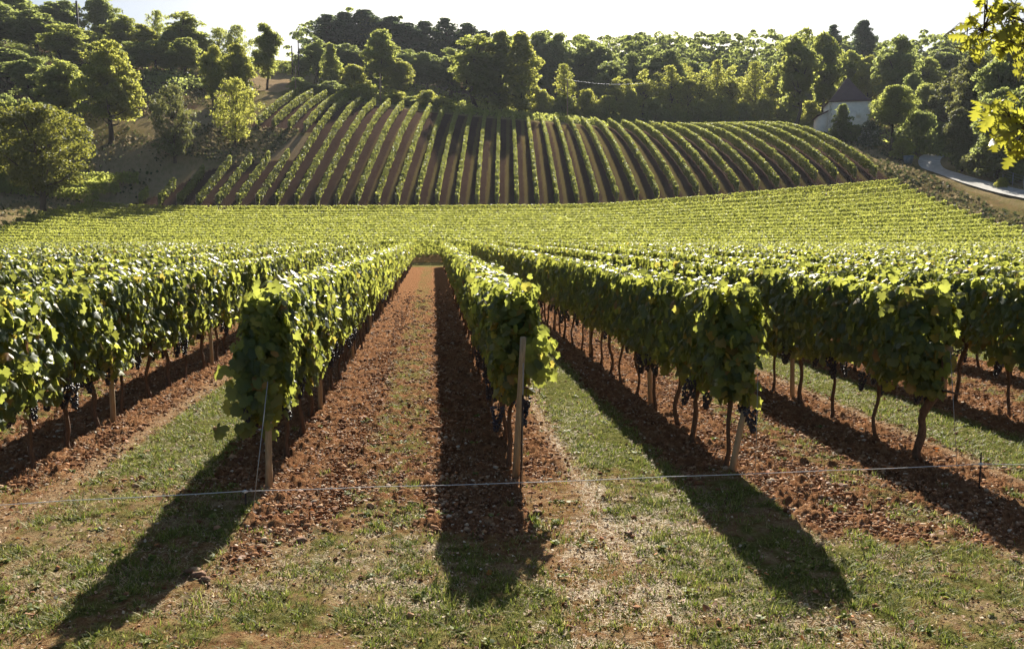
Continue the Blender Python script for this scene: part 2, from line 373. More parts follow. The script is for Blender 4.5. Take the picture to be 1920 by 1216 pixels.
def build_ground():
    ys = [-40, -25, -15, -8, -3, 0, 1.5, 2.6]
    y = 3.2
    while y < 700: ys.append(y); y *= 1.0052 if y < 170 else 1.03
    ys = np.array(ys)
    t = np.concatenate([-np.geomspace(0.74, 12, 40)[::-1][:-1], np.linspace(-0.74, 0.74, 860), np.geomspace(0.74, 12, 40)[1:]])
    base = np.maximum(ys, 0) + 1.2
    X = np.clip(t[None, :] * base[:, None], -420, 420); Y = np.repeat(ys[:, None], len(t), 1)
    # keep strictly increasing where clipped
    X = X + np.arange(len(t))[None, :] * 1e-4
    gr, dry, hill, till = zones(X, Y)
    Z = ter(X, Y)
    nearw = 1 - sstep(22, 45, Y)
    d = till * (0.09 * (fbm(X * 4.5, Y * 4.5, 5) - 0.5) + 0.12 * (fbm(X * 13, Y * 13, 6, 3) - 0.5) + 0.055 * (vn(X * 36, Y * 36, 8) - .5))
    d += (1 - till) * (0.05 * (fbm(X * 1.6, Y * 1.6, 9) - 0.5) + 0.034 * (fbm(X * 12, Y * 12, 10, 3) - 0.5))
    s = X + K * Y
    for i in (1, 2, 3, 4):                                     # wheel ruts beside the grass strips
        for o in (0.62, -0.62):
            d -= 0.035 * np.exp(-((s - OFF[i] - o) / 0.10) ** 2) * (Y > 6.5)
    Z = Z + d * nearw
    far = sstep(50, 75, Y)
    Z = Z + far * 0.25 * (fbm(X * 0.35, Y * 0.35, 40) - 0.5) * (1 - (((Y > 96) & (Y < 147) & (np.abs(X) < 43)) | ((Y < 96) & (np.abs(X) < 43))))
    ny, nx = X.shape
    V = np.stack([X, Y, Z], -1).reshape(-1, 3)
    i = np.arange((ny - 1) * nx).reshape(ny - 1, nx)[:, :-1].ravel()
    Q = np.stack([i, i + 1, i + nx + 1, i + nx], -1)
    me = np_mesh('ground', V, [Q])
    at_ = me.color_attributes.new('zone', 'FLOAT_COLOR', 'POINT')
    at_.data.foreach_set('color', np.stack([gr, dry, hill, till], -1).astype(np.float32).ravel())
    m, t_, out = new_mat('ground')
    a = t_.nodes.new('ShaderNodeAttribute'); a.attribute_name = 'zone'
    sp = t_.nodes.new('ShaderNodeSeparateColor'); t_.links.new(a.outputs['Color'], sp.inputs[0])
    tc = t_.nodes.new('ShaderNodeTexCoord'); co = tc.outputs['Object']
    nA = noise(t_, 1.3, 6, 0.65, co); nB = noise(t_, 14, 6, 0.7, co); nC = noise(t_, 60, 4, 0.7, co); nD = noise(t_, 0.09, 4, 0.6, co)
    soil = ramp(t_, [(0.34, (0.075, 0.030, 0.014)), (0.5, (0.245, 0.115, 0.056)), (0.66, (0.52, 0.32, 0.17))], nB.outputs[0])
    soil2 = mixc(t_, nA.outputs[0], soil.outputs[0], (0.25, 0.122, 0.060))
    speck = ramp(t_, [(0.60, (0, 0, 0)), (0.72, (1, 1, 1))], nC.outputs[0])
    soil3 = mixc(t_, speck.outputs[0], soil2, (0.60, 0.42, 0.27))
    grass = ramp(t_, [(0.3, (0.07, 0.075, 0.018)), (0.5, (0.125, 0.130, 0.038)), (0.70, (0.25, 0.225, 0.09))], nB.outputs[0])
    dryc = ramp(t_, [(0.3, (0.19, 0.12, 0.065)), (0.52, (0.36, 0.26, 0.155)), (0.75, (0.56, 0.45, 0.29))], nC.outputs[0])
    hs = ramp(t_, [(0.3, (0.040, 0.023, 0.020)), (0.55, (0.075, 0.043, 0.035)), (0.8, (0.125, 0.075, 0.058))], nB.outputs[0])
    def mth(op, a, b, cl=False):
        q = t_.nodes.new('ShaderNodeMath'); q.operation = op; q.use_clamp = cl
        for v_, so_ in ((a, q.inputs[0]), (b, q.inputs[1])):
            if isinstance(v_, float): so_.default_value = v_
            else: t_.links.new(v_, so_)
        return q.outputs[0]
    def jit(sock, amt=0.5):                     # noisy edge only where the zone is partial
        edge = mth('MULTIPLY', mth('MULTIPLY', sock, mth('SUBTRACT', 1.0, sock)), 9.0 * amt)
        return mth('ADD', sock, mth('MULTIPLY', edge, mth('SUBTRACT', nB.outputs[0], 0.5)), True)
    hsv = mixc(t_, nA.outputs[0], hs.outputs[0], (0.10, 0.065, 0.048)); c = mixc(t_, jit(sp.outputs[2], 0.2), soil3, hsv)
    c = mixc(t_, jit(sp.outputs[1], 0.8), c, dryc.outputs[0])
    c = mixc(t_, jit(sp.outputs[0], 0.8), c, grass.outputs[0])
    p = t_.nodes.new('ShaderNodeBsdfPrincipled'); t_.links.new(c, p.inputs['Base Color'])
    p.inputs['Roughness'].default_value = 0.9; p.inputs['Specular IOR Level'].default_value = 0.0
    b1 = t_.nodes.new('ShaderNodeBump'); b1.inputs['Strength'].default_value = 0.9; b1.inputs['Distance'].default_value = 0.03; t_.links.new(nC.outputs[0], b1.inputs['Height'])
    b2 = t_.nodes.new('ShaderNodeBump'); b2.inputs['Strength'].default_value = 0.7; b2.inputs['Distance'].default_value = 0.10; t_.links.new(nB.outputs[0], b2.inputs['Height'])
    t_.links.new(b1.outputs[0], b2.inputs['Normal']); t_.links.new(b2.outputs[0], p.inputs['Normal'])
    t_.links.new(p.outputs[0], out.inputs[0])
    o = link('ground', me, m, smooth=True); tag(o, 'red tilled soil, grass strips and dry hillside of the vineyard valley', 'ground', kind='structure')
build_ground()

# ------------------------------------------------------------------ leaves
def tmpl_grape():
    o = [(0.0, .10), (.16, -.10), (.36, -.06), (.50, .14), (.40, .27), (.56, .50), (.36, .56), (.27, .80), (.10, .82), (0.0, 1.0)]
    o = o + [(-x, y) for x, y in o[-2:0:-1]]
    V = [(0, .34, 0.04)] + [(x, y, -0.30 * abs(x) - 0.18 * (y - .3) ** 2 + 0.05 * math.sin(9 * y + 5 * x)) for x, y in o]
    n = len(o)
    T = [(0, 1 + (j + 1) % n, 1 + j) for j in range(n)]
    return np.array(V) - np.array((0, .3, 0)), None, np.array(T)
def tmpl_l1():
    V = [(0, -.3, 0), (.46, -.22, -.13), (.44, .30, -.16), (0, .70, -.10), (-.44, .30, -.16), (-.46, -.22, -.13)]
    return np.array(V), np.array([(0, 1, 2, 3), (0, 3, 4, 5)]), None
def tmpl_l2():
    V = [(0, -.5, 0), (.5, 0, -.12), (0, .5, -.02), (-.5, 0, -.12)]
    return np.array(V), None, np.array([(0, 1, 2), (0, 2, 3)])
def tmpl_oak():
    o = [(0, -.5), (.04, -.40), (.15, -.33), (.05, -.24), (.25, -.13), (.08, -.04), (.33, .07), (.11, .14), (.31, .27), (.10, .31), (.15, .43), (0, .5)]
    o = o + [(-x, y) for x, y in o[-2:0:-1]]
    n = len(o); h = len(o) // 2
    V = [(x, y, -0.35 * abs(x) - 0.15 * y * y) for x, y in o] + [(0, yy, 0.0 - .15 * yy * yy) for yy in (-.3, -.1, .1, .3)]
    mid = [n, n + 1, n + 2, n + 3]
    T = []
    def near(y): return min(range(4), key=lambda k: abs((-.3, -.1, .1, .3)[k] - y))
    for j in range(n):
        a, b = j, (j + 1) % n
        ka, kb = near(o[a][1]), near(o[b][1])
        T.append((mid[ka], b, a))
        if ka != kb: T.append((mid[ka], mid[kb], b))
    return np.array(V), None, np.array(T)
TM = {0: tmpl_grape(), 1: tmpl_l1(), 2: tmpl_l2(), 3: tmpl_oak()}
def leaves(mb, P, N, D, size, lod):
    """P centres, N normals, D approximate tip directions"""
    if len(P) == 0: return
    N = N / (np.linalg.norm(N, axis=1, keepdims=True) + 1e-9)
    Yv = D - N * np.sum(D * N, 1, keepdims=True)
    bad = np.linalg.norm(Yv, axis=1) < 1e-3
    Yv[bad] = np.cross(N[bad], [1.0, 0.2, 0.1])
    Yv /= np.linalg.norm(Yv, axis=1, keepdims=True)
    Xv = np.cross(Yv, N)
    V, Q, T = TM[lod]; k = len(V)
    s = np.asarray(size)[:, None, None]
    asp = (1 + 0.25 * (rng.random(len(P)) - .5))[:, None, None]
    W = P[:, None, :] + s * (V[None, :, 0:1] * asp * Xv[:, None, :] + V[None, :, 1:2] * Yv[:, None, :] + V[None, :, 2:3] * (0.2 + 1.9 * rng.random(len(P)))[:, None, None] * N[:, None, :])
    base = (np.arange(len(P)) * k)[:, None, None]
    mb.add(W.reshape(-1, 3), None if Q is None else (Q[None] + base).reshape(-1, 4), None if T is None else (T[None] + base).reshape(-1, 3))

def canopy(mb, x0, y0, x1, y1, dens, size, lod, topn=1.0, zb=0.55, zt=1.72, hw=0.30, seed=0, caps=(False, False), a0=0.0):
    """vine canopy along a straight line; dens leaves per metre"""
    L = math.hypot(x1 - x0, y1 - y0)
    if L < 0.05: return
    d = np.array([(x1 - x0) / L, (y1 - y0) / L]); q = np.array([d[1], -d[0]])      # q points right
    n = int(dens * L)
    a = rng.random(n) * L
    kind = rng.random(n)
    side = np.where(rng.random(n) < 0.5, -1.0, 1.0)
    ga = a + a0
    topz = zt + (0.0 if lod < 2 else .14) * topn * (vn(ga * 1.05, 0 * ga + seed * 1.7, 66) - .5) + 0.13 * topn * (fbm(ga * 0.9, seed * 3.7 + 0 * ga, 60, 3) - .5) + 0.05 * topn * (vn(ga * 5, 0 * ga + seed, 61) - .5)
    botz = zb + 0.34 * (fbm(ga * 1.4, seed * 5.1 + 0 * ga, 62, 3) - .5) + 0.10 * (vn(ga * 6, 0 * ga + seed, 61) - .5)
    v = rng.random(n) ** 0.85
    z = botz + (topz - botz) * v
    prof = 0.42 + 0.58 * np.sin(np.clip(v, 0, 1) * 1.9 + 0.3)
    w_ = hw * prof * (0.60 + 0.85 * fbm(ga * 1.7 + side * 9, z * 2.4 + seed, 63, 3))
    r = np.clip(1 - np.abs(rng.normal(0, 0.16, n)), 0, 1.2) + 0.10 * (rng.random(n) - .5)
    lat = side * w_ * r
    ntilt = rng.normal(0.14, 0.32, n); yaw = rng.normal(0, 0.52, n)
    N = np.stack([np.cos(ntilt) * np.sin(yaw), side * np.cos(ntilt) * np.cos(yaw), np.sin(ntilt)], 1)  # along,lateral,up
    D = np.stack([rng.normal(0, .35, n), side * 0.3 + rng.normal(0, .2, n), -np.ones(n)], 1)
    top = kind < 0.20
    lat[top] = (rng.random(top.sum()) * 2 - 1) * w_[top] * 0.9
    z[top] = topz[top] - (0.10 if lod == 0 else .05) * np.abs(rng.normal(0, 1, top.sum())) + 0.02 - 0.18 * (lat[top] / hw) ** 2
    spr = top & (rng.random(n) < 0.10); z[spr] = topz[spr] + rng.random(spr.sum()) * (0.13 if lod == 0 else .05)
    N[top] = np.stack([rng.normal(0, .5, top.sum()), lat[top] / hw * 0.7 + rng.normal(0, .45, top.sum()), np.ones(top.sum())], 1)
    D[top] = np.stack([rng.normal(0, 1, top.sum()), rng.normal(0, 1, top.sum()), -0.5 * np.ones(top.sum())], 1)
    inn = (kind > 0.86); lat[inn] *= 0.35
    P = np.stack([x0 + d[0] * a + q[0] * lat, y0 + d[1] * a + q[1] * lat, z], 1)
    P[:, 2] += ter(P[:, 0], P[:, 1])
    if topn != 1.0 and lod == 2 and zt < 1.65 or zb < .4:
        weak = vn(ga * .45, 0 * ga + seed * 2.3, 68) < .16; kp = ~(weak & (rng.random(n) < .62))
    else: kp = np.ones(n, bool)
    def W(Vv): return np.stack([Vv[:, 0] * d[0] + Vv[:, 1] * q[0], Vv[:, 0] * d[1] + Vv[:, 1] * q[1], Vv[:, 2]], 1)
    sz = size * (0.50 + 0.90 * rng.random(n) ** 1.4) * (1 - 0.25 * top)
    leaves(mb, P[kp], W(N)[kp], W(D)[kp], sz[kp], lod)
    for e, sgn, xx, yy in ((0, -1, x0, y0), (1, 1, x1, y1)):
        if caps[e]:
            m = int(dens * 0.30); v = rng.random(m) ** .9; z = zb + 0.02 + (zt - zb) * v + .05 * rng.normal(0, 1, m)
            la = rng.normal(0, .5, m) * hw * (0.36 + 0.64 * np.sin(v * 1.9 + .3)) * (.7 + .6 * vn(z * 3.1, 0 * z + seed, 78))
            al = sgn * (0.20 * (vn(la * 5 + seed, z * 3.3, 77) - .35) - .25 * np.abs(la) / hw * .5 + 0.07 * rng.normal(0, 1, m)) - sgn * .25 * rng.random(m) ** 2
            N = np.stack([sgn * (.5 + .5 * rng.random(m)), la / hw * 0.9 + rng.normal(0, .75, m), rng.normal(.35, .55, m)], 1)
            D = np.stack([rng.normal(0, .4, m), rng.normal(0, .5, m), -np.ones(m)], 1)
            P = np.stack([xx + d[0] * al + q[0] * la, yy + d[1] * al + q[1] * la, z], 1); P[:, 2] += ter(P[:, 0], P[:, 1])
            leaves(mb, P, W(N), W(D), size * (0.75 + 0.55 * rng.random(m)), lod)

# vine trunks, grapes, posts: one of each kind, then copies
def trunk_mesh(seed):
    random.seed(100 + seed); mb = MB()
    pts = []; bx = random.uniform(-.07, .07); by = random.uniform(-.06, .06); ph = random.random() * 6
    for k in range(9):
        t = k / 8
        pts.append((bx * math.sin(t * 3 + ph) * t ** .5 + 0.02 * math.sin(t * 9 + ph), by * math.sin(t * 4 + ph), -0.04 + 0.74 * t))
    rad = [0.044, 0.032, 0.027, 0.025, 0.024, 0.025, 0.027, 0.032, 0.028]
    mb.tube(pts, rad, 8, True, 0.35)
    e = pts[-1]
    for sg in (-1, 1):
        mb.tube([e, (e[0] + random.uniform(-.03, .03), e[1] + sg * .16, e[2] + .07), (e[0], e[1] + sg * .38, e[2] + .10)], [0.022, .014, .009], 6)
        mb.tube([(e[0], e[1] + sg * .1, e[2] + .05), (e[0] + .03 * sg, e[1] + sg * .14, e[2] + .45)], [0.009, .005], 5)
    return mb.mesh('trunk')
ICO_V, ICO_T = None, None
def ico():
    p = (1 + 5 ** .5) / 2
    V = np.array([(-1, p, 0), (1, p, 0), (-1, -p, 0), (1, -p, 0), (0, -1, p), (0, 1, p), (0, -1, -p), (0, 1, -p), (p, 0, -1), (p, 0, 1), (-p, 0, -1), (-p, 0, 1)], float)
    V /= np.linalg.norm(V[0])
    T = np.array([(0, 11, 5), (0, 5, 1), (0, 1, 7), (0, 7, 10), (0, 10, 11), (1, 5, 9), (5, 11, 4), (11, 10, 2), (10, 7, 6), (7, 1, 8), (3, 9, 4), (3, 4, 2), (3, 2, 6), (3, 6, 8), (3, 8, 9), (4, 9, 5), (2, 4, 11), (6, 2, 10), (8, 6, 7), (9, 8, 1)])
    return V, T
ICO_V, ICO_T = ico()
def ico2():
    V = list(map(tuple, ICO_V)); c = {}; T = []
    def m(a, b):
        k = (min(a, b), max(a, b))
        if k not in c:
            p = (np.array(V[a]) + np.array(V[b])) / 2; p /= np.linalg.norm(p); V.append(tuple(p)); c[k] = len(V) - 1
        return c[k]
    for a, b, d in ICO_T:
        x, y, z = m(a, b), m(b, d), m(d, a); T += [(a, x, z), (b, y, x), (d, z, y), (x, y, z)]
    return np.array(V), np.array(T)
ICO2_V, ICO2_T = ico2()
def grape_mesh(seed):
    r = np.random.default_rng(seed); mb = MB(); n = 75
    for k in range(n):
        t = r.random() ** .8; rr = 0.055 * (1 - t * .75) * (0.7 + .3 * r.random()); a = r.random() * 6.28
        p = np.array([math.cos(a) * rr, math.sin(a) * rr, -0.19 * t])
        mb.add(ICO2_V * (0.0095 + .002 * r.random()) + p, None, ICO2_T)
    mb.tube([(0, 0, .07), (0, 0, 0), (0, 0, -.1)], .0025, 4)
    return mb.mesh('grape_cluster')
TRK = [trunk_mesh(k) for k in range(6)]; GRP = [grape_mesh(k) for k in range(4)]
for m_ in TRK: m_.materials.append(M['vine_bark']); m_.polygons.foreach_set('use_smooth', np.ones(len(m_.polygons), bool))
for m_ in GRP: m_.materials.append(M['grape']); m_.polygons.foreach_set('use_smooth', np.ones(len(m_.polygons), bool))
def post_mesh(h, r, name='post'):
    mb = MB(); mb.tube([(0, 0, -.1), (0.003, 0, h * .3), (-.004, 0, h * .6), (0, 0, h)], [r * 1.05, r, r * .98, r * .9], 9, True, .12); return mb.mesh(name)
POST = post_mesh(1.45, 0.03); POST.materials.append(M['wood'])

ORD = ['zeroth', 'first', 'second', 'third', 'fourth', 'fifth', 'sixth', 'seventh', 'eighth', 'ninth', 'tenth', 'eleventh', 'twelfth', 'thirteenth', 'fourteenth', 'fifteenth', 'sixteenth', 'seventeenth', 'eighteenth', 'nineteenth', 'twentieth',
       'twenty-first', 'twenty-second', 'twenty-third', 'twenty-fourth', 'twenty-fifth', 'twenty-sixth', 'twenty-seventh', 'twenty-eighth', 'twenty-ninth', 'thirtieth', 'thirty-first', 'thirty-second', 'thirty-third', 'thirty-fourth', 'thirty-fifth', 'thirty-sixth', 'thirty-seventh', 'thirty-eighth', 'thirty-ninth', 'fortieth']

def near_row(i):
    s = OFF[i]; ys = row_start(i); ye = 59.5
    # visible part only
    left_lim = -0.66; right_lim = 0.66
    def xat(y): return s - K * y
    while ys < ye and not (left_lim * ys - 1.5 < xat(ys) < right_lim * ys + 1.5): ys += 0.5
    if ye - ys < 2: return
    full = abs(ys - row_start(i)) < 0.01
    root = empty('vine_row', (xat(ys), ys, 0), 0)
    if i <= 1:
        nm = ORD[2 - i]
        lab = {1: 'near vine row just left of the wide brown centre aisle, end facing camera',
               0: 'long near vine row left of the grass strip, dark grapes under its leaves'}.get(i, 'near field vine row, %s row counted leftward from the centre aisle' % nm)
    else:
        nm = ORD[i - 1]
        lab = {2: 'near vine row just right of the centre aisle, pale leaning post at its end',
               3: 'near vine row right of the bright grass strip, leaning stake at its end',
               4: 'near vine row, third to the right of the centre aisle, thick dark end trunk'}.get(i, 'near field vine row, %s row counted rightward from the centre aisle' % nm)
    tag(root, lab, 'vine row', 'vine rows of the near field running away from the camera')
    mb = MB(); y = ys
    cuts = []
    y_ = ys
    while y_ < ye: y2 = min(y_ + 1.0, ye); cuts.append((y_, y2)); y_ = y2
    segs = []
    for a, b in cuts:
        dist = math.hypot(xat(a), a)
        lod = 0 if dist < 15 else (1 if dist < 30 else 2)
        if segs and segs[-1][2] == lod: segs[-1][1] = b
        else: segs.append([a, b, lod])
    for a, b, lod in segs:
        dens, size = {0: (1080, .104), 1: (700, .122), 2: (380, .160)}[lod]
        st = full and a == ys
        canopy(mb, xat(a), a, xat(b), b, dens, size, lod, {0: 1.0, 1: .55, 2: .35}[lod], zb=0.68 if i != 1 else .62, zt=1.69, hw=0.235, seed=i + 40, caps=(st, b == ye), a0=a)
    if i == 1:      # low bushy skirt hanging at the left of the end
        m = 130; zz = np.clip(.86 + .20 * rng.normal(0, 1, m), .48, 1.3); P = np.stack([xat(7.5) - 0.10 + rng.normal(0, .12, m), 7.46 + rng.normal(0, .12, m), zz], 1)
        leaves(mb, P, np.stack([rng.normal(-.2, .4, m), -np.ones(m), rng.normal(.3, .3, m)], 1), np.stack([rng.normal(0, .3, m), rng.normal(0, .3, m), -np.ones(m)], 1), .108 * (.6 + .8 * rng.random(m)), 0)
    if i == 2:
        m = 50; P = np.stack([xat(7.8) + 0.24 + rng.normal(0, .07, m), 7.85 + rng.normal(0, .12, m), 1.12 + 0.13 * rng.normal(0, 1, m)], 1)
        leaves(mb, P, np.stack([rng.normal(.5, .4, m), -np.ones(m), rng.normal(.3, .4, m)], 1), np.stack([rng.normal(0, .3, m), rng.normal(0, .3, m), -np.ones(m)], 1), .10 * (.6 + .8 * rng.random(m)), 0)
    for _ in range(int(max(min(ye, 15) - ys, 0) * 1.2)):                 # stray shoots above the trimmed top
        yy = rng.uniform(ys, min(ye, 15)); p0 = np.array([xat(yy) + rng.normal(0, .12), yy, 1.62]); dd = np.array([rng.normal(0, .5), rng.normal(0, .5), 1.0]); ln = rng.uniform(.12, .32); mm = rng.integers(3, 7)
        tt = np.linspace(.3, 1, mm)[:, None]; PP = p0 + dd * ln * tt + rng.normal(0, .02, (mm, 3))
        leaves(mb, PP, rng.normal(0, .6, (mm, 3)) + np.array([0, -.5, .5]), rng.normal(0, .6, (mm, 3)) + np.array([0, 0, -.6]), .075 * (1.2 - .6 * tt[:, 0]) * (.8 + .5 * rng.random(mm)), 0 if yy < 14 else 1)
    V = np.concatenate(mb.V); V = V - np.array([xat(ys), ys, 0]); mb.V = [V]
    link('foliage', mb.mesh('foliage'), M['vine'] if abs(i - 1.5) < 7 else M['vine_far'], root)
    if -4 <= i <= 10:
        random.seed(500 + i); k = 0; y = ys + 0.12
        ymax = {0: 60, 1: 60, 2: 60, 3: 60, 4: 60}.get(i, 42)
        while y < ymax and y < ye and k < 62:
            o = bpy.data.objects.new('trunk', TRK[random.randrange(6)]); C.objects.link(o); o.parent = root
            px, py = xat(y) - xat(ys) + random.uniform(-.05, .05), y - ys
            o.location = (px, py, 0); sc = random.uniform(.88, 1.1); rr = random.uniform(.68, 1.02)
            if i == 4 and k == 0: rr = 1.5
            o.scale = (rr, rr, sc); o.rotation_euler = (0, 0, math.atan(K) + random.choice((0, math.pi)) + random.uniform(-.25, .25))
            if y < 26 and -2 <= i <= 8:
                for q in range(random.choice((3, 4, 5)) if y < 14 and i in (0, 1) else random.choice((2, 2, 3, 3)) if y < 13 else 1):
                    g = bpy.data.objects.new('grape_cluster', GRP[random.randrange(4)]); C.objects.link(g); g.parent = root
                    g.location = (px + random.choice((-1, 1)) * random.uniform(.05, .15), py + random.uniform(-.35, .35), random.uniform(.64, .80))
                    f = random.uniform(1.0, 1.4) * (1.15 if y > 14 else 1); g.scale = (f, f, f); g.rotation_euler = (random.uniform(-.2, .2), random.uniform(-.2, .2), random.random() * 6)
            if k % 5 == 3 and y < 35:
                o = bpy.data.objects.new('post', POST); C.objects.link(o); o.parent = root
                o.location = (px + .02, py + .4, 0); o.rotation_euler = (random.uniform(-.05, .05), random.uniform(-.05, .05), random.random())
            k += 1; y += 0.9 + random.uniform(-.06, .06)
        wb = MB()
        for hz in (0.72, 1.15):
            wb.tube([(0, 0.1, hz), (xat(ye) - xat(ys), ye - ys, hz)], 0.0018, 4)
        link('wire', wb.mesh('wire'), M['wire'], root)
    # end assemblies
    if i in (0, 1, 2, 3, 4) and full:
        b0 = np.array([xat(ys), ys])
        pb = MB()
        if i == 1: a_, b_ = gp(504, 915), at(503, 740, gp(504, 915).y + .05)
        elif i == 2: a_, b_ = gp(967, 893), at(981, 632, gp(967, 893).y - .16)
        elif i == 3: a_, b_ = gp(1372, 882), at(1395, 770, gp(1372, 882).y + 0.02)
        else: a_ = b_ = None
        if a_ is not None:
            a_ = a_ - Vector((xat(ys), ys, 0)); b_ = b_ - Vector((xat(ys), ys, 0))
            lo = a_ + (a_ - b_) * .06; md = a_.lerp(b_, .5)
            pb.tube([lo, a_.lerp(b_, .3), md, a_.lerp(b_, .8), b_], [.034, .031, .030, .029, .027], 9, True, .15)
            link('end_post', pb.mesh('end_post'), M['wood'], root)
        gw = MB()
        if i == 1: gw.tube([at(502, 715, 7.22) - root.location, gp(474, 962) - root.location], .004, 5)
        elif i == 2: gw.tube([at(981, 680, 7.50) - root.location, gp(979, 912, 0) - root.location], .004, 5)
        elif i == 3: gw.tube([at(1421, 700, 7.8) - root.location, gp(1416, 905, 0) - root.location], .003, 5)
        elif i == 4: gw.tube([at(1782, 660, 8.1) - root.location, gp(1795, 885, 0) - root.location], .003, 5)
        if gw.n: link('guy_wire', gw.mesh('guy_wire'), M['wire'], root)
        if i == 2:
            mb2 = MB(); mb2.tube([gp(976, 915) - root.location, at(980, 740, gp(976, 915).y) - root.location], .008, 6)
            link('metal_rod', mb2.mesh('metal_rod'), M['darkmetal'], root)
for i in range(NL, NR + 1): near_row(i)

def line_row(x0, y0, x1, y1, dens, size, label, group, mat, zt=1.55, hw=.34, seed=0, zb=.35, topn=1.0):
    root = empty('vine_row', (x0, y0, tz(x0, y0)))
    tag(root, label, 'vine row', group)
    mb = MB(); canopy(mb, x0, y0, x1, y1, dens, size, 2, topn=topn, zb=zb, zt=zt, hw=hw, seed=seed, caps=(True, True))
    V = np.concatenate(mb.V) - np.array([x0, y0, tz(x0, y0)]); mb.V = [V]
    link('foliage', mb.mesh('foliage'), mat, root)
    for (ex, ey) in ((x0, y0), (x1, y1)):
        if group.startswith('vine rows climbing') or group.startswith('short vine'):
            o = bpy.data.objects.new('post', POST); C.objects.link(o); o.parent = root
            o.location = (ex - x0, ey - y0 + (-.35 if ey == y0 else .35), tz(ex, ey) - tz(x0, y0)); o.rotation_euler = (random.uniform(-.12, .12), random.uniform(-.08, .08), 0); o.scale = (1.2, 1.2, 1.15)
    return root
# middle field: rows running across
NM = 15
for k in range(NM):
    y = 64.2 + 2.2 * k
    line_row(-44.5 - 0.08 * (y - 64), y - 0.3, 42.0 + .02 * (y - 64), y + 0.3, 340, .145, 'cross-running vine row of the middle field, %s back from its near edge' % ORD[k + 1],
             'vine rows of the middle field running across the view', M['vine_far'], zt=1.62, hw=.20, seed=200 + k, topn=.2, zb=.45)
# near rows of the right field seen past the middle field edge are part of near_row
# hillside rows
for k, x in enumerate(HILLX):
    lab = '%s vine row from the left on the far hillside' % ORD[k + 1]
    g = 'vine rows climbing the far hillside'
    yb = 98.8
    if k < 7:
        ytop = [101.0, 103.6, 107.3, 111, 112, 112.3, 113][k]
        line_row(x, yb, x, ytop, 200, .21, lab + ', lower short piece', g, M['vine_far'], zt=1.55, hw=.21, seed=300 + k)
        if k >= 3:
            line_row(x, 123.6 - .4 * (k - 3), x, 147.5, 200, .21, 'short upper vine row on hillside left of the long rows, %s from left' % ORD[k - 2], 'short vine rows high on the hillside left', M['vine_far'], zt=1.55, hw=.21, seed=320 + k)
    else:
        line_row(x, yb + (0.9 if k > 33 else 0), x - 0.4, 145.5, 200, .21, lab, g, M['vine_far'], zt=1.55, hw=.21, seed=300 + k)
# small vineyard behind the big tree on the left and distant one in the gap
for k in range(3):
    line_row(-66, 95 + 2.6 * k, -47.5 + 1.2 * k, 99 + 2.6 * k, 140, .26, 'short vine row behind the big left tree, %s from the front' % ORD[k + 1], 'vine rows behind the big left tree', M['t_mid'], seed=400 + k)
for k in range(6):
    line_row(-68, 182 + 6 * k, -42, 182 + 6 * k, 60, .45, 'distant vine row on the skyline gap, %s from the front' % ORD[k + 1], 'distant vine rows in the gap between woods', M['vine_far'], seed=420 + k, zt=1.8, hw=.5)

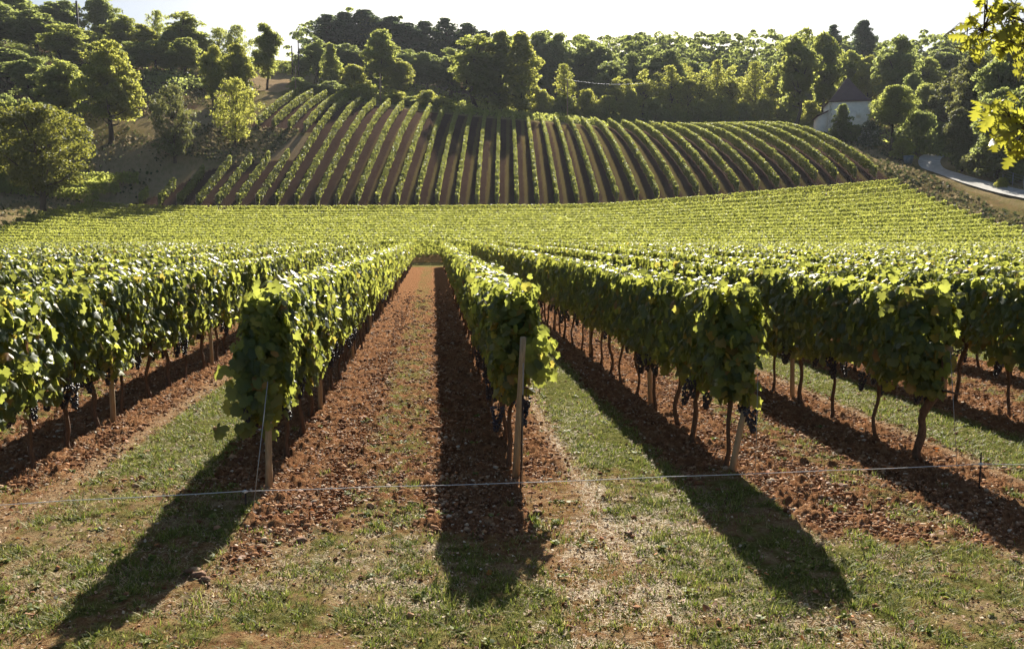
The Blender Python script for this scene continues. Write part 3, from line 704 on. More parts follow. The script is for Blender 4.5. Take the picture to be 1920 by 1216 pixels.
# ------------------------------------------------------------------ trees
def envelope(shape, t):
    if shape == 'round': return np.sqrt(np.clip(1 - (2 * t - 1) ** 2, 0, 1)) ** 0.85
    if shape == 'broad': return np.clip(np.sin(np.pi * np.clip(t * 0.92 + 0.10, 0, 1)) ** 0.6, 0, 1)
    if shape == 'column': return np.clip(np.sin(np.pi * np.clip(t * .93 + .06, 0, 1)) ** 0.5 * (1 - .35 * t), 0, 1)
    if shape == 'pine': return np.clip(np.sin(np.pi * np.clip(t * .80 + .17, 0, 1)) ** .8, 0.08, 1)
    if shape == 'cone': return np.clip((1 - t) ** .75, 0.05, 1)
    if shape == 'bush': return np.sqrt(np.clip(1 - t ** 2.2, 0, 1))
    if shape == 'umbrella': return np.sqrt(np.clip(1 - t ** 2, 0, 1)) * (.55 + .45 * np.clip(t * 4, 0, 1))
def make_tree(seed, h, r, cb, shape, ncl, lpc, lsz, crk=.24, multi=False, sparse=1.0):
    """h height, r crown radius, cb crown bottom (fraction); returns trunk mesh, crown mesh"""
    global rng
    rs = np.random.default_rng(seed); random.seed(seed)
    keep, rng = rng, rs
    mb = MB(); tb = MB()
    zc0 = cb * h; Hc = h - zc0
    lean = rs.normal(0, .03, 2)
    ncl = int(ncl * 2.3); crk *= .66; cents = []
    lob = shape in ('broad', 'round') and not (shape == 'round' and h < 10) and seed != 1
    lobes = [(rs.normal(0, .30), rs.normal(0, .30), l_ * .16 * rs.random(), .62 + .38 * rs.random(), .50 + .22 * rs.random()) for l_ in range(5)]
    lobes[0] = (0, 0, .2, 1.0, .62)
    for k in range(ncl):
        t = (k + rs.random()) / ncl
        e = float(envelope(shape, np.array(t))) * r
        a = k * 2.399 + rs.normal(0, .5)
        f = (0.50 + 0.55 * rs.random()) if rs.random() < .8 else rs.random() * .5
        wob = 0.58 + 0.72 * float(vn(a * 0.9 + seed, t * 3.4, seed))
        cr = crk * r * (0.7 + .6 * rs.random()) * (0.75 + .25 * (e / r))
        rr = max(e * wob * f - cr * .3, 0)
        if lob:
            ox, oy, t0, t1, lr = lobes[k % 5]; t2 = t0 + (t1 - t0) * t
            e2 = float(envelope('round', np.array(t))) * r * lr; rr2 = max(e2 * f * (.8 + .4 * rs.random()) - cr * .2, 0)
            cents.append((ox * r + rr2 * math.cos(a), oy * r + rr2 * math.sin(a), min(zc0 + t2 * Hc, h - cr * .4), cr)); continue
        cents.append((rr * math.cos(a) + lean[0] * t * h, rr * math.sin(a) + lean[1] * t * h, min(zc0 + t * Hc, h - cr * .5), cr))
    for (cx, cy, cz, cr) in cents:
        n = int(lpc * .44 * (cr / (crk * r)) ** 2 * sparse)
        u = rs.normal(0, 1, (n, 3)); u /= np.linalg.norm(u, axis=1, keepdims=True)
        u[:, 2] = np.where(u[:, 2] < -0.3, -u[:, 2] * .8, u[:, 2])
        bump = 0.75 + 0.5 * vn(u[:, 0] * 2.5 + cx * 3, u[:, 1] * 2.5 + cz * 3, seed + 5)
        rad = cr * bump * (1 - 0.45 * rs.random(n) ** 2) * 1.15 + np.abs(rs.normal(0, .16, n)) * cr + (rs.random(n) < .06) * .5 * cr * rs.random(n)
        fl = 0.5 if shape == 'pine' else .78
        P = np.stack([cx + u[:, 0] * rad, cy + u[:, 1] * rad, cz + u[:, 2] * rad * fl], 1)
        N = u * .7 + rs.normal(0, .6, (n, 3)); N[:, 2] += .3
        D = rs.normal(0, .6, (n, 3)); D[:, 2] -= .8
        leaves(mb, P, N, D, lsz * (.65 + .7 * rs.random(n)), 2)
    tr = h * 0.022 + 0.05
    if shape in ('bush',):
        for k in range(5):
            a = k * 1.3; tb.tube([(.1 * math.cos(a), .1 * math.sin(a), -.2), (.3 * r * math.cos(a), .3 * r * math.sin(a), h * .4), (.5 * r * math.cos(a), .5 * r * math.sin(a), h * .75)], [.05, .035, .015], 5)
    else:
        top = .95 * h if shape in ('pine', 'column', 'cone') else zc0 + Hc * .55
        pts = [(0, 0, -.4), (0.02 * h * rs.normal(), 0.01 * h * rs.normal(), zc0 * .5), (lean[0] * h * .4, lean[1] * h * .4, zc0 + .1 * Hc), (lean[0] * h * .8, lean[1] * h * .8, top)]
        tb.tube(pts, [tr * 1.5, tr, tr * .8, tr * .2], 8, True, .2)
        idx = rs.permutation(len(cents))[:min(24, len(cents))]
        for j in idx:
            cx, cy, cz, cr = cents[j]
            z0 = max(zc0 * .75, min(cz - .35 * math.hypot(cx, cy) - .3, top * .95)); f0 = z0 / h
            p0 = (lean[0] * h * f0 * .8, lean[1] * h * f0 * .8, z0)
            mid_ = ((p0[0] + cx) / 2 + rs.normal() * .1 * r * .3, (p0[1] + cy) / 2 + rs.normal() * .03 * r, (p0[2] + cz) / 2 - .04 * r)
            tb.tube([p0, mid_, (cx, cy, cz)], [tr * .42, tr * .26, tr * .08], 5)
    rng = keep
    cm, tm = mb.mesh('crown'), tb.mesh('trunk'); tm.materials.append(M['bark']); cm.materials.append(M['t_mid'])
    tm.polygons.foreach_set('use_smooth', np.ones(len(tm.polygons), bool))
    return tm, cm
VAR = {   # name: (h, r, builder args)
 'big': (11.0, 5.0, make_tree(1, 11.0, 5.0, .27, 'round', 80, 250, .23, .22)),
 'broad_a': (13.0, 5.0, make_tree(2, 13, 5.0, .20, 'broad', 70, 250, .36, .26)),
 'broad_b': (12.0, 4.4, make_tree(3, 12, 4.4, .15, 'round', 64, 240, .34, .28)),
 'broad_c': (14.0, 4.2, make_tree(4, 14, 4.2, .12, 'broad', 66, 230, .36, .29)),
 'sparse': (9.0, 4.4, make_tree(5, 9, 4.4, .10, 'round', 64, 105, .27, .22)),
 'layer': (13.0, 6.0, make_tree(6, 13, 6.0, .22, 'broad', 95, 240, .33, .20)),
 'col_a': (12.0, 2.7, make_tree(7, 12, 2.7, .07, 'column', 48, 190, .32, .38)),
 'col_b': (11.0, 2.2, make_tree(8, 11, 2.2, .08, 'column', 52, 90, .24, .34)),
 'col_c': (10.0, 2.4, make_tree(18, 10, 2.4, .10, 'broad', 46, 90, .25, .34)),
 'col_d': (11.5, 2.6, make_tree(28, 11.5, 2.6, .06, 'round', 46, 90, .26, .36)),
 'pine_a': (17.0, 4.0, make_tree(9, 17, 4.0, .30, 'pine', 60, 230, .34, .30)),
 'pine_b': (16.0, 4.4, make_tree(10, 16, 4.4, .35, 'pine', 54, 240, .34, .32)),
 'umbrella': (8.6, 3.4, make_tree(11, 8.6, 3.4, .42, 'umbrella', 80, 260, .22, .27)),
 'bush_a': (3.2, 2.2, make_tree(12, 3.2, 2.2, .02, 'bush', 40, 150, .22, .34)),
 'bush_b': (3.6, 2.0, make_tree(13, 3.6, 2.0, .02, 'bush', 34, 150, .24, .36)),
 'cone': (7.0, 2.4, make_tree(14, 7.0, 2.4, .05, 'cone', 50, 200, .24, .34)),
}
def plant(px, top, wpx, Y, var, mat, label, cat='tree', group=None, name=None, sink=0.0, basex=None):
    h0, r0, (tm, cm) = VAR[var]
    a, b = ray(px, top); X = a * Y
    zt = H + b * Y; g = tz(X, Y) - sink
    h = max(zt - g, 1.0); rr = wpx / 2 * Y / F
    if name is None: name = 'pine_tree' if 'pine' in var or var == 'umbrella' else ('shrub' if 'bush' in var else 'tree')
    root = empty(name, (X, Y, g), random.random() * 6.28); tag(root, label, cat, group)
    for nm, me in (('trunk', tm), ('crown', cm)):
        o = bpy.data.objects.new(nm, me); C.objects.link(o); o.parent = root
        o.scale = (rr / r0, rr / r0, h / h0)
        if nm == 'crown': o.material_slots[0].link = 'OBJECT'; o.material_slots[0].material = M[mat]
    return root
random.seed(77)
# --- left slope
plant(70, 203, 188, 86, 'big', 't_walnut', 'big round walnut-like tree with dark trunk at the left field edge')
plant(-20, 185, 130, 98, 'broad_b', 't_mid', 'tree cut by the left frame edge behind the big round tree')
plant(200, 78, 150, 115, 'layer', 't_yellow', 'wide layered tree with dark short trunk on the left slope')
plant(112, 118, 125, 119, 'broad_a', 't_mid', 'broad tree just left of the wide layered tree on the slope')
plant(322, 165, 92, 110, 'sparse', 't_olive', 'small thin-leaved pale tree alone on the left slope')
plant(437, 150, 84, 117, 'sparse', 't_yellow', 'small bright yellow-green tree on the slope beside the short vine rows')
plant(398, 90, 62, 131, 'broad_b', 't_yellow', 'pale round tree above the slope, left one of a touching pair')
plant(447, 86, 70, 134, 'broad_a', 't_yellow', 'pale round tree above the slope, right one of a touching pair')
plant(497, 48, 64, 152, 'broad_b', 't_mid', 'lone dark tree with bare trunk left of the skyline gap')
LF = 'trees of the wood on the left slope'
left_wood = [(22, 85, 140, 120, 'broad_c', 't_dark'), (65, 22, 120, 138, 'broad_a', 't_dark'), (-10, 5, 150, 140, 'broad_b', 't_dark'), (110, 3, 110, 152, 'broad_a', 't_dark'), (20, -20, 110, 155, 'broad_c', 't_dark'),
 (110, 48, 100, 132, 'broad_c', 't_mid'), (192, -6, 78, 162, 'broad_b', 't_dark'), (170, 60, 90, 140, 'broad_a', 't_mid'), (228, 32, 84, 150, 'broad_a', 't_mid'), (266, 48, 62, 148, 'broad_b', 't_yellow'), (292, 22, 44, 160, 'sparse', 't_mid'), (338, 26, 84, 152, 'broad_c', 't_mid'),
 (375, 62, 60, 154, 'broad_b', 't_mid'), (408, 54, 56, 158, 'sparse', 't_mid'), (442, 50, 52, 160, 'sparse', 't_mid'), (290, 78, 76, 141, 'broad_c', 't_mid'), (345, 72, 76, 140, 'broad_a', 't_mid'), (246, 80, 80, 138, 'broad_c', 't_dark'), (318, 60, 60, 147, 'col_a', 't_dark'), (205, 90, 90, 130, 'broad_b', 't_dark'), (60, 110, 110, 112, 'broad_b', 't_dark')]
ADJ = ['tall dark', 'tall dark broad', 'leftmost dark', 'tallest dark', 'cropped top-corner', 'mid green', 'dark rounded skyline', 'mid green leaning', 'sunlit green', 'yellowish', 'thin see-through', 'large billowy', 'small rounded', 'airy skyline', 'airy pale skyline', 'front bushy', 'front broad', 'shaded front', 'slim dark', 'shaded low', 'lowest dark']
for j, (px, tp, wp, Y, va, ma) in enumerate(left_wood):
    plant(px, tp, wp, Y + 12, va, ma, '%s tree, %s of the left wood counted from the left frame edge' % (ADJ[j], ORD[1 + sum(1 for q in left_wood if q[0] < px)]), group=LF)
for j, px in enumerate(range(215, 420, 30)):
    plant(px, 150 + (j * 7) % 16, 46, 146 + (j % 3), 'bush_a', 't_dark', 'dark undergrowth shrub at the foot of the left wood, %s from left' % ORD[j + 1], 'shrub', 'undergrowth along the left wood')
for j, px in enumerate((10, 45, 85, 130)):
    plant(px, 185 + 8 * j, 60, 104 + j * 2, 'bush_b', 't_dark', 'dark shrub on the left slope, %s from the left' % ORD[j + 1], 'shrub', 'shrubs on the left slope')
# --- behind the hill crest, left to centre
CR = 'trees behind the hill crest'
crest = [(560, 112, 56, 152, 'broad_b', 't_dark', 'dark round tree beside the utility poles right of the skyline gap'), (592, 72, 56, 156, 'broad_c', 't_dark', 'dark tree left of the conical tree behind the crest'),
 (621, 84, 54, 151, 'cone', 't_mid', 'conical green tree behind the upper left vine rows'), (665, 124, 60, 151, 'bush_b', 't_yellow', 'bright yellow-green bushy tree beside the conical tree'),
 (712, 57, 88, 153, 'broad_a', 't_mid', 'tall green tree behind the pale utility pole at the crest'), (747, 112, 74, 152, 'broad_b', 't_yellow', 'lower rounded tree touching the right side of the pole tree'),
 (885, 70, 112, 151, 'broad_c', 't_mid', 'broad green tree left of three trees at the crest centre'), (938, 62, 76, 152, 'col_a', 't_mid', 'tall narrow tree, middle of three at the crest centre'), (977, 66, 82, 150, 'col_a', 't_yellow', 'tall paler tree, right one of three at the crest centre'),
 (1062, 120, 50, 150, 'col_b', 't_yellow', 'slim yellow-green tree right of the crest centre trio'), (1156, 142, 46, 150, 'col_c', 't_yellow', 'small slim tree right of the pale shed roof'),
 (1505, 58, 92, 151, 'broad_c', 't_mid', 'very tall dark trunked tree left of the tower house'), (1548, 64, 84, 158, 'broad_a', 't_mid', 'tall tree directly behind the tower house roof, left'), (1472, 108, 56, 153, 'broad_b', 't_yellow', 'yellowish tree at the left foot of the tallest tree'),
 (1592, 100, 80, 166, 'broad_a', 't_mid', 'round tree showing behind the tower house roof peak'), (1632, 108, 70, 160, 'broad_b', 't_yellow', 'yellow-lit tree right of the tower house roof'), (1682, 74, 104, 150, 'broad_b', 't_dark', 'large dark round tree right of the tower house')]
for px, tp, wp, Y, va, ma, lb in crest: plant(px, tp, wp, Y + (15 if px < 1000 else 21 if px < 1490 else 8), va, ma, lb, group=CR)
slim = [1183, 1207, 1236, 1262, 1290, 1316, 1345, 1372, 1398, 1420, 1447]
for j, px in enumerate(slim):
    plant(px, [150, 128, 138, 126, 118, 132, 116, 120, 140, 116, 130][j], 46 + (j * 11) % 22, 173 + 2 * (j % 3), ['col_b', 'col_c', 'col_d'][j % 3], 't_yellow', 'slim yellow-green tree in the long line behind the crest, %s from left' % ORD[j + 1], group='line of slim trees behind the crest')
for j, px in enumerate(list(range(560, 860, 30)) + list(range(1015, 1540, 42))):
    tp = (148 + (j * 13) % 20) if px < 700 else ((172 + (j * 11) % 22) if px < 1200 else 184 + (j * 11) % 18)
    ma = 't_dark' if px < 640 else ['t_yellow', 't_yellow', 't_yellow', 't_mid'][j % 4]
    plant(px, tp, 44 + (j * 7) % 16, (153 if px < 1000 else 167) + (j % 3) * .8, ['bush_a', 'bush_b'][j % 2], ma, 'crest hedge shrub, %s from the left above the hillside vine rows' % ORD[j + 1], 'shrub', 'hedge shrubs along the hill crest')
pines = [(615, 30, 78, 172), (648, 24, 84, 178), (688, 20, 84, 182), (735, 34, 84, 180), (768, 44, 76, 176), (800, 42, 76, 182), (836, 36, 66, 184), (872, 44, 66, 184), (905, 60, 66, 182)]
for j, (px, tp, wp, Y) in enumerate(pines):
    plant(px, tp, wp, Y + 36, ['pine_a', 'pine_b'][j % 2], 't_pine', 'dark pine on the central skyline, %s from the left' % ORD[j + 1], group='skyline pines left of centre')
back = [(640, 84, 90, 166), (690, 95, 90, 168), (760, 95, 90, 168), (800, 100, 90, 166), (845, 95, 90, 170), (930, 75, 90, 172), (1010, 62, 84, 190), (1046, 66, 80, 185), (1088, 72, 84, 180), (1130, 88, 80, 178), (1180, 104, 78, 172), (1222, 94, 84, 172), (1258, 98, 84, 170), (1300, 118, 70, 168), (1140, 118, 70, 164), (1345, 125, 70, 164)]
for j, (px, tp, wp, Y) in enumerate(back):
    plant(px, tp, wp, Y + 20, ['broad_a', 'broad_b', 'broad_c'][j % 3], 't_dark', 'dense tree in the second line behind the crest, %s from the left' % ORD[1 + sum(1 for q in back if q[0] < px)], group='second line of trees behind the crest')
# --- right side
plant(1620, 40, 56, 215, 'pine_b', 't_pine', 'dark pine standing highest on the right skyline above the house')
plant(1565, 47, 40, 225, 'pine_a', 't_pine', 'small dark pine top left of the highest right skyline pine')
plant(1674, 164, 84, 124, 'umbrella', 't_mid', 'round-headed umbrella pine on a thin trunk beside the house', 'tree')
RT = 'trees of the wood on the right'
right = [(1735, 112, 90, 165, 'broad_a', 't_mid'), (1775, 92, 90, 178, 'broad_b', 't_dark'), (1830, 96, 110, 172, 'broad_c', 't_dark'), (1740, 160, 84, 134, 'broad_b', 't_mid'), (1790, 132, 84, 128, 'broad_c', 't_olive'), (1835, 108, 110, 112, 'broad_a', 't_olive'), (1895, 92, 120, 104, 'broad_b', 't_dark'), (1880, 170, 110, 98, 'broad_b', 't_dark'),
 (1802, 205, 64, 108, 'broad_b', 't_olive'), (1945, 120, 110, 92, 'broad_c', 't_dark'), (1715, 140, 60, 140, 'broad_b', 't_dark')]
RA = ['pale rounded', 'skyline', 'wide skyline', 'yellow-tipped', 'greyish', 'big olive-toned', 'tall dark', 'lower dark', 'grey-green low', 'frame-cut dark', 'small dark']
for j, (px, tp, wp, Y, va, ma) in enumerate(right):
    plant(px, tp, wp, Y, va, ma, '%s tree of the right wood, %s from the left' % (RA[j], ORD[1 + sum(1 for q in right if q[0] < px)]), group=RT)
for px, tp, wp, Y, va, ma, lb in [(1581, 197, 52, 129, 'cone', 't_dark', 'dark conical shrub hiding the tower house wall'), (1606, 236, 44, 128, 'bush_a', 't_dark', 'low dark shrub at the foot of the tower house'),
  (1632, 229, 42, 125, 'bush_b', 't_white', 'shrub with white blossoms right of the tower house'), (1693, 262, 46, 117, 'bush_b', 't_yellow', 'clipped yellow-topped shrub behind the wheeled bin'), (1722, 214, 84, 124, 'bush_a', 't_dark', 'large dark shrub behind the umbrella pine'),
  (1762, 232, 70, 126, 'bush_b', 't_dark', 'dark shrub above the road bend'), (1807, 240, 40, 106, 'cone', 't_olive', 'ivy-covered column-like shrub at the road bend'), (1850, 262, 70, 101, 'bush_a', 't_olive', 'grey-green shrub above the wire fence'), (1893, 250, 90, 97, 'bush_b', 't_olive', 'wide shrub right above the sloping road'),
  (1879, 334, 22, 93, 'bush_a', 't_yellow', 'tiny bright shrub beside the road fence'), (1842, 225, 80, 110, 'bush_b', 't_dark', 'dark shrub behind the road fence'), (1915, 290, 60, 95, 'bush_a', 't_dark', 'dark shrub at the right frame edge')]:
    plant(px, tp, wp, Y, va, ma, lb, 'shrub', name='shrub')

# far ridge wood: one mass nobody could count
def far_wood():
    global rng
    rs = np.random.default_rng(55); keep, rng = rng, rs
    mb = MB()
    def top_y(px): return np.interp(px, [560, 900, 1000, 1100, 1200, 1300, 1400, 1500, 1600, 1700, 1800, 2000], [70, 80, 80, 68, 62, 60, 54, 58, 72, 92, 98, 98])
    for k in range(300):
        Y = 215 + 55 * rs.random(); px = 900 + 1150 * rs.random() if k > 30 else 560 + 340 * rs.random()
        a, b = ray(px, 0); X = a * Y; g = tz(X, Y)
        hh = 12 + 4 * rs.random(); r = 3.6 + 1.6 * rs.random()
        _, bt = ray(px, float(top_y(px)) + rs.normal(2, 3)); zt = H + bt * Y
        if Y > 242: hh = min(max(zt - g, 7), 19)
        for c in range(34):
            t = .25 + .75 * rs.random(); an = rs.random() * 6.28; t *= .6 if c % 3 == 0 else 1
            e = r * math.sqrt(max(0, 1 - (1.6 * t - .9) ** 2)) * (.3 + .7 * rs.random())
            cr = r * .25 * (.7 + .6 * rs.random()); n = 46
            u = rs.normal(0, 1, (n, 3)); u /= np.linalg.norm(u, axis=1, keepdims=True); u[:, 2] = np.abs(u[:, 2]) - .15
            P = np.array([X + e * math.cos(an), Y + e * math.sin(an), g + hh * t - cr]) + u * cr * np.array([1, 1, .8])
            N = u + rs.normal(0, .4, (n, 3)); leaves(mb, P, N, rs.normal(0, 1, (n, 3)) - np.array([0, 0, .6]), .62 * (.7 + .6 * rs.random(n)), 2)
    rng = keep
    o = link('distant_wood', mb.mesh('distant_wood'), M['t_dark']); tag(o, 'dense distant wood covering the far ridge', 'wood', kind='stuff')
far_wood()

# ------------------------------------------------------------------ house
def house():
    Y = 135.0; a, _ = ray(1599, 250); X = a * Y; g = tz(X, Y)
    s = Y / F
    base = at(1590, 262, Y).z; zt = at(1590, 190, Y).z; za = at(1590, 138, Y).z
    wd = 72 * s; rz = R(-12)
    root = empty('tower_house', (X, Y + wd / 2, min(g, base) - .5), rz); tag(root, 'small cream tower house with steep dark red pyramid roof above the vines', 'house')
    z0 = 0; hw = zt - root.location.z
    mb = MB(); mb.box((0, 0, hw / 2), (wd, wd, hw)); link('wall', mb.mesh('wall'), M['wall'], root)
    for sx in (-1, 1):
        q = MB()
        for k in range(int(hw / .42)):
            a_ = .30 if k % 2 else .46
            q.box((sx * (wd / 2 - a_ / 2 + .02), -wd / 2 + .11, .21 + .42 * k), (a_, .28, .42))
        link('corner_stones', q.mesh('corner_stones'), M['quoin'], root)
    r = MB(); e = wd / 2 + .22; hr = za - zt
    rings = [(e, hw - .05), (e, hw + .05), (e * .80, hw + hr * .13), (e * .42, hw + hr * .52), (.03, hw + hr)]
    V = []; Q = []
    for rr, z in rings: V += [(-rr, -rr, z), (rr, -rr, z), (rr, rr, z), (-rr, rr, z)]
    for k in range(len(rings) - 1): Q += [(k * 4 + j, k * 4 + (j + 1) % 4, k * 4 + 4 + (j + 1) % 4, k * 4 + 4 + j) for j in range(4)]
    Q += [(3, 2, 1, 0)]
    r.add(V, Q); ro = link('roof', r.mesh('roof'), M['roof'], root)
    f = MB(); f.tube([(0, 0, hw + hr - .05), (0, 0, hw + hr + .35)], [.07, .03], 6); link('finial', f.mesh('finial'), M['darkmetal'], ro)
    wmb = MB(); wmb.box((wd * .22, -wd / 2 - .012, hw * .68), (.75, .05, 1.0)); wi = link('window', wmb.mesh('window'), M['wall'], root)
    # annex
    ah = at(1541, 216, Y).z - root.location.z; aw = 1.6
    mb = MB(); ax = -wd / 2 - aw / 2 + .1; V = []
    x0, x1, y0, y1 = ax - aw / 2, -wd / 2 - .003, -wd / 2 + .6, wd / 2 - .6
    V = [(x0, y0, 0), (x1, y0, 0), (x1, y1, 0), (x0, y1, 0), (x0, y0, ah), (x1, y0, ah + .7), (x1, y1, ah + .7), (x0, y1, ah)]
    mb.add(V, [(0, 3, 2, 1), (4, 5, 6, 7), (0, 1, 5, 4), (1, 2, 6, 5), (2, 3, 7, 6), (3, 0, 4, 7)]); link('annex_wall', mb.mesh('annex_wall'), M['wall'], root)
    mb = MB(); V = [(x0 - .25, y0 - .25, ah - .02), (x1, y0 - .25, ah + .78), (x1, y1 + .25, ah + .78), (x0 - .25, y1 + .25, ah - .02)]
    V += [(a_, b_, c_ + .14) for a_, b_, c_ in V]
    mb.add(V, [(0, 3, 2, 1), (4, 5, 6, 7), (0, 1, 5, 4), (1, 2, 6, 5), (2, 3, 7, 6), (3, 0, 4, 7)]); link('annex_roof', mb.mesh('annex_roof'), M['roof'], root)
    wi.data.materials.clear(); wi.data.materials.append(M['wall'])
house()

# ------------------------------------------------------------------ road
def road():
    pts = [(1990, 380, 83), (1920, 366, 88), (1860, 350, 93.5), (1800, 334, 100), (1757, 318, 108), (1742, 307, 116), (1752, 295, 124), (1775, 283, 132), (1800, 275, 142)]
    P = [Vector((ray(a, b)[0] * Y, Y, 0)) for a, b, Y in pts]
    line = []
    for i in range(len(P) - 1):
        p0, p1, p2, p3 = P[max(i - 1, 0)], P[i], P[i + 1], P[min(i + 2, len(P) - 1)]
        for k in range(10):
            t = k / 10
            line.append(0.5 * ((2 * p1) + (p2 - p0) * t + (2 * p0 - 5 * p1 + 4 * p2 - p3) * t * t + (3 * p1 - p0 - 3 * p2 + p3) * t ** 3))
    line.append(P[-1]); V = []; nc = 9; wd = 2.7
    for i, p in enumerate(line):
        d = (line[min(i + 1, len(line) - 1)] - line[max(i - 1, 0)]).normalized(); q = Vector((d.y, -d.x, 0))
        for j in range(nc):
            s = p + q * wd * (j / (nc - 1) - .5); V.append((s.x, s.y, 0))
    V = np.array(V); zc = ter(V[:, 0], V[:, 1]).reshape(-1, nc); zc = zc * .4 + zc[:, nc // 2:nc // 2 + 1] * .6
    z = np.maximum(zc, ter(V[:, 0], V[:, 1]).reshape(-1, nc)) + .10
    V[:, 2] = z.ravel(); n = len(line)
    Q = [(i * nc + j, i * nc + j + 1, (i + 1) * nc + j + 1, (i + 1) * nc + j) for i in range(n - 1) for j in range(nc - 1)]
    mb = MB(); mb.add(V, Q)
    o = link('road', mb.mesh('road'), simple('worn_asphalt', (0.40, 0.38, 0.35), 0.85, 0.3, 1.2, 0.1)); tag(o, 'narrow pale asphalt lane bending uphill on the right', 'road', kind='structure')
road()

# ------------------------------------------------------------------ small things
def wheeled_bin():
    Y = 113.5; X = ray(1703, 300)[0] * Y; g = tz(X, Y)
    root = empty('wheeled_bin', (X, Y, g), R(10)); tag(root, 'grey-blue wheeled bin in front of the clipped shrub by the lane', 'bin')
    mb = MB(); w0, w1, h = .34, .46, 1.05
    V = [(-w0, -w0, .08), (w0, -w0, .08), (w0, w0, .08), (-w0, w0, .08), (-w1, -w1, h), (w1, -w1, h), (w1, w1, h), (-w1, w1, h)]
    mb.add(V, [(0, 3, 2, 1), (4, 5, 6, 7), (0, 1, 5, 4), (1, 2, 6, 5), (2, 3, 7, 6), (3, 0, 4, 7)]); link('body', mb.mesh('body'), M['bin'], root)
    mb = MB(); mb.box((0, 0, h + .05), (1.0, 1.0, .09)); mb.tube([(-.4, .52, h), (.4, .52, h)], .03, 6); link('lid', mb.mesh('lid'), M['binlid'], root)
    for sx in (-1, 1):
        mb = MB(); mb.tube([(sx * .34, .36, .1), (sx * .42, .36, .1)], .11, 12); link('wheel', mb.mesh('wheel'), M['darkmetal'], root)
wheeled_bin()
def utility_pole(px, ytop, ybase, Y, lean, label, mat='pole', r=.13, arm=True):
    b = at(px, ybase, Y); g = tz(b.x, Y); t = at(px + lean, ytop, Y)
    root = empty('utility_pole', (b.x, Y, g)); tag(root, label, 'utility pole', 'utility poles on the skyline')
    d = t - Vector((b.x, Y, g))
    mb = MB(); mb.tube([(0, 0, -.5), d * .5, d], [r * 1.15, r, r * .8], 9); link('pole', mb.mesh('pole'), M[mat], root)
    if arm:
        mb = MB(); mb.tube([d + Vector((-.55, 0, -.45)), d + Vector((.55, 0, -.45))], .055, 6); link('crossarm', mb.mesh('crossarm'), M[mat], root)
        for sx in (-.45, .45):
            mb = MB(); mb.tube([d + Vector((sx, 0, -.40)), d + Vector((sx, 0, -.22))], .05, 7); link('insulator', mb.mesh('insulator'), M['white'], root)
    return root, Vector((b.x, Y, g)) + d
_, w1 = utility_pole(147, 2, 60, 158, -4, 'leaning dark pole rising above the left wood', arm=False, r=.22)
_, w2 = utility_pole(549, 86, 165, 158, -2, 'darker left pole of the pair in the skyline gap', arm=False)
_, w3 = utility_pole(561, 76, 165, 162, -2, 'taller right pole of the pair in the skyline gap', arm=False)
_, w4 = utility_pole(714, 138, 192, 148.5, -2, 'pale slim pole standing at the hill crest before the green tree', mat='wood', r=.12, arm=False)
_, w5 = utility_pole(554, 124, 168, 150, 0, 'short pale pole below the pair in the skyline gap', mat='wood', r=.10, arm=False)
_, w6 = utility_pole(1064, 150, 215, 149, 0, 'short pale pole in the hedge right of crest centre', mat='wood', r=.10, arm=False)
def cable(a, b, sag, label):
    mb = MB(); pts = []
    for k in range(13):
        t = k / 12; p = a.lerp(b, t); p.z -= sag * 4 * t * (1 - t); pts.append(p)
    mb.tube(pts, .022, 4); o = link('cable', mb.mesh('cable'), M['strand']); tag(o, label, 'cable', 'overhead cables')
cable(at(1058, 148, 149), at(1210, 156, 149), .5, 'pale overhead cable crossing before trees right of crest centre')

def low_roof(px, py, wpx, Y, label):
    p = at(px, py, Y); g = tz(p.x, Y); root = empty('shed', (p.x, Y, g)); tag(root, label, 'shed')
    h = max(p.z - g, 1.8); w_ = wpx * Y / F
    mb = MB(); mb.box((0, 0, (h - .1) / 2), (w_, 2.4, h - .1)); link('wall', mb.mesh('wall'), M['wall'], root)
    mb = MB(); V = [(-w_ / 2 - .2, -1.5, h - .3), (w_ / 2 + .2, -1.5, h - .3), (w_ / 2 + .2, 1.5, h + .3), (-w_ / 2 - .2, 1.5, h + .3)]; V += [(a, b, c + .1) for a, b, c in V]
    mb.add(V, [(0, 3, 2, 1), (4, 5, 6, 7), (0, 1, 5, 4), (1, 2, 6, 5), (2, 3, 7, 6), (3, 0, 4, 7)]); link('roof', mb.mesh('roof'), M['white'], root)
low_roof(467, 180, 8, 146, 'tiny pale hut behind the bright slope tree')

def wire_fence():
    pts = [(1812, 316, 104), (1828, 322, 101), (1844, 330, 98.5), (1860, 336, 96), (1878, 342, 93.5), (1898, 350, 91)]
    P = []
    for px, py, Y in pts:
        X = ray(px, py)[0] * Y + 1.2; P.append(Vector((X, Y, tz(X, Y))))
    root = empty('wire_fence', P[0]); tag(root, 'grey post and wire fence above the right edge of the lane', 'fence')
    for p in P:
        mb = MB(); mb.tube([p - P[0] - Vector((0, 0, .2)), p - P[0] + Vector((0, 0, 1.35))], .045, 6); link('post', mb.mesh('post'), M['wire'], root)
    mb = MB()
    for h in (.3, .7, 1.0, 1.3):
        for a, b in zip(P[:-1], P[1:]): mb.tube([a - P[0] + Vector((0, 0, h)), b - P[0] + Vector((0, 0, h))], .014, 4)
    link('wire', mb.mesh('wire'), M['wire'], root)
wire_fence()

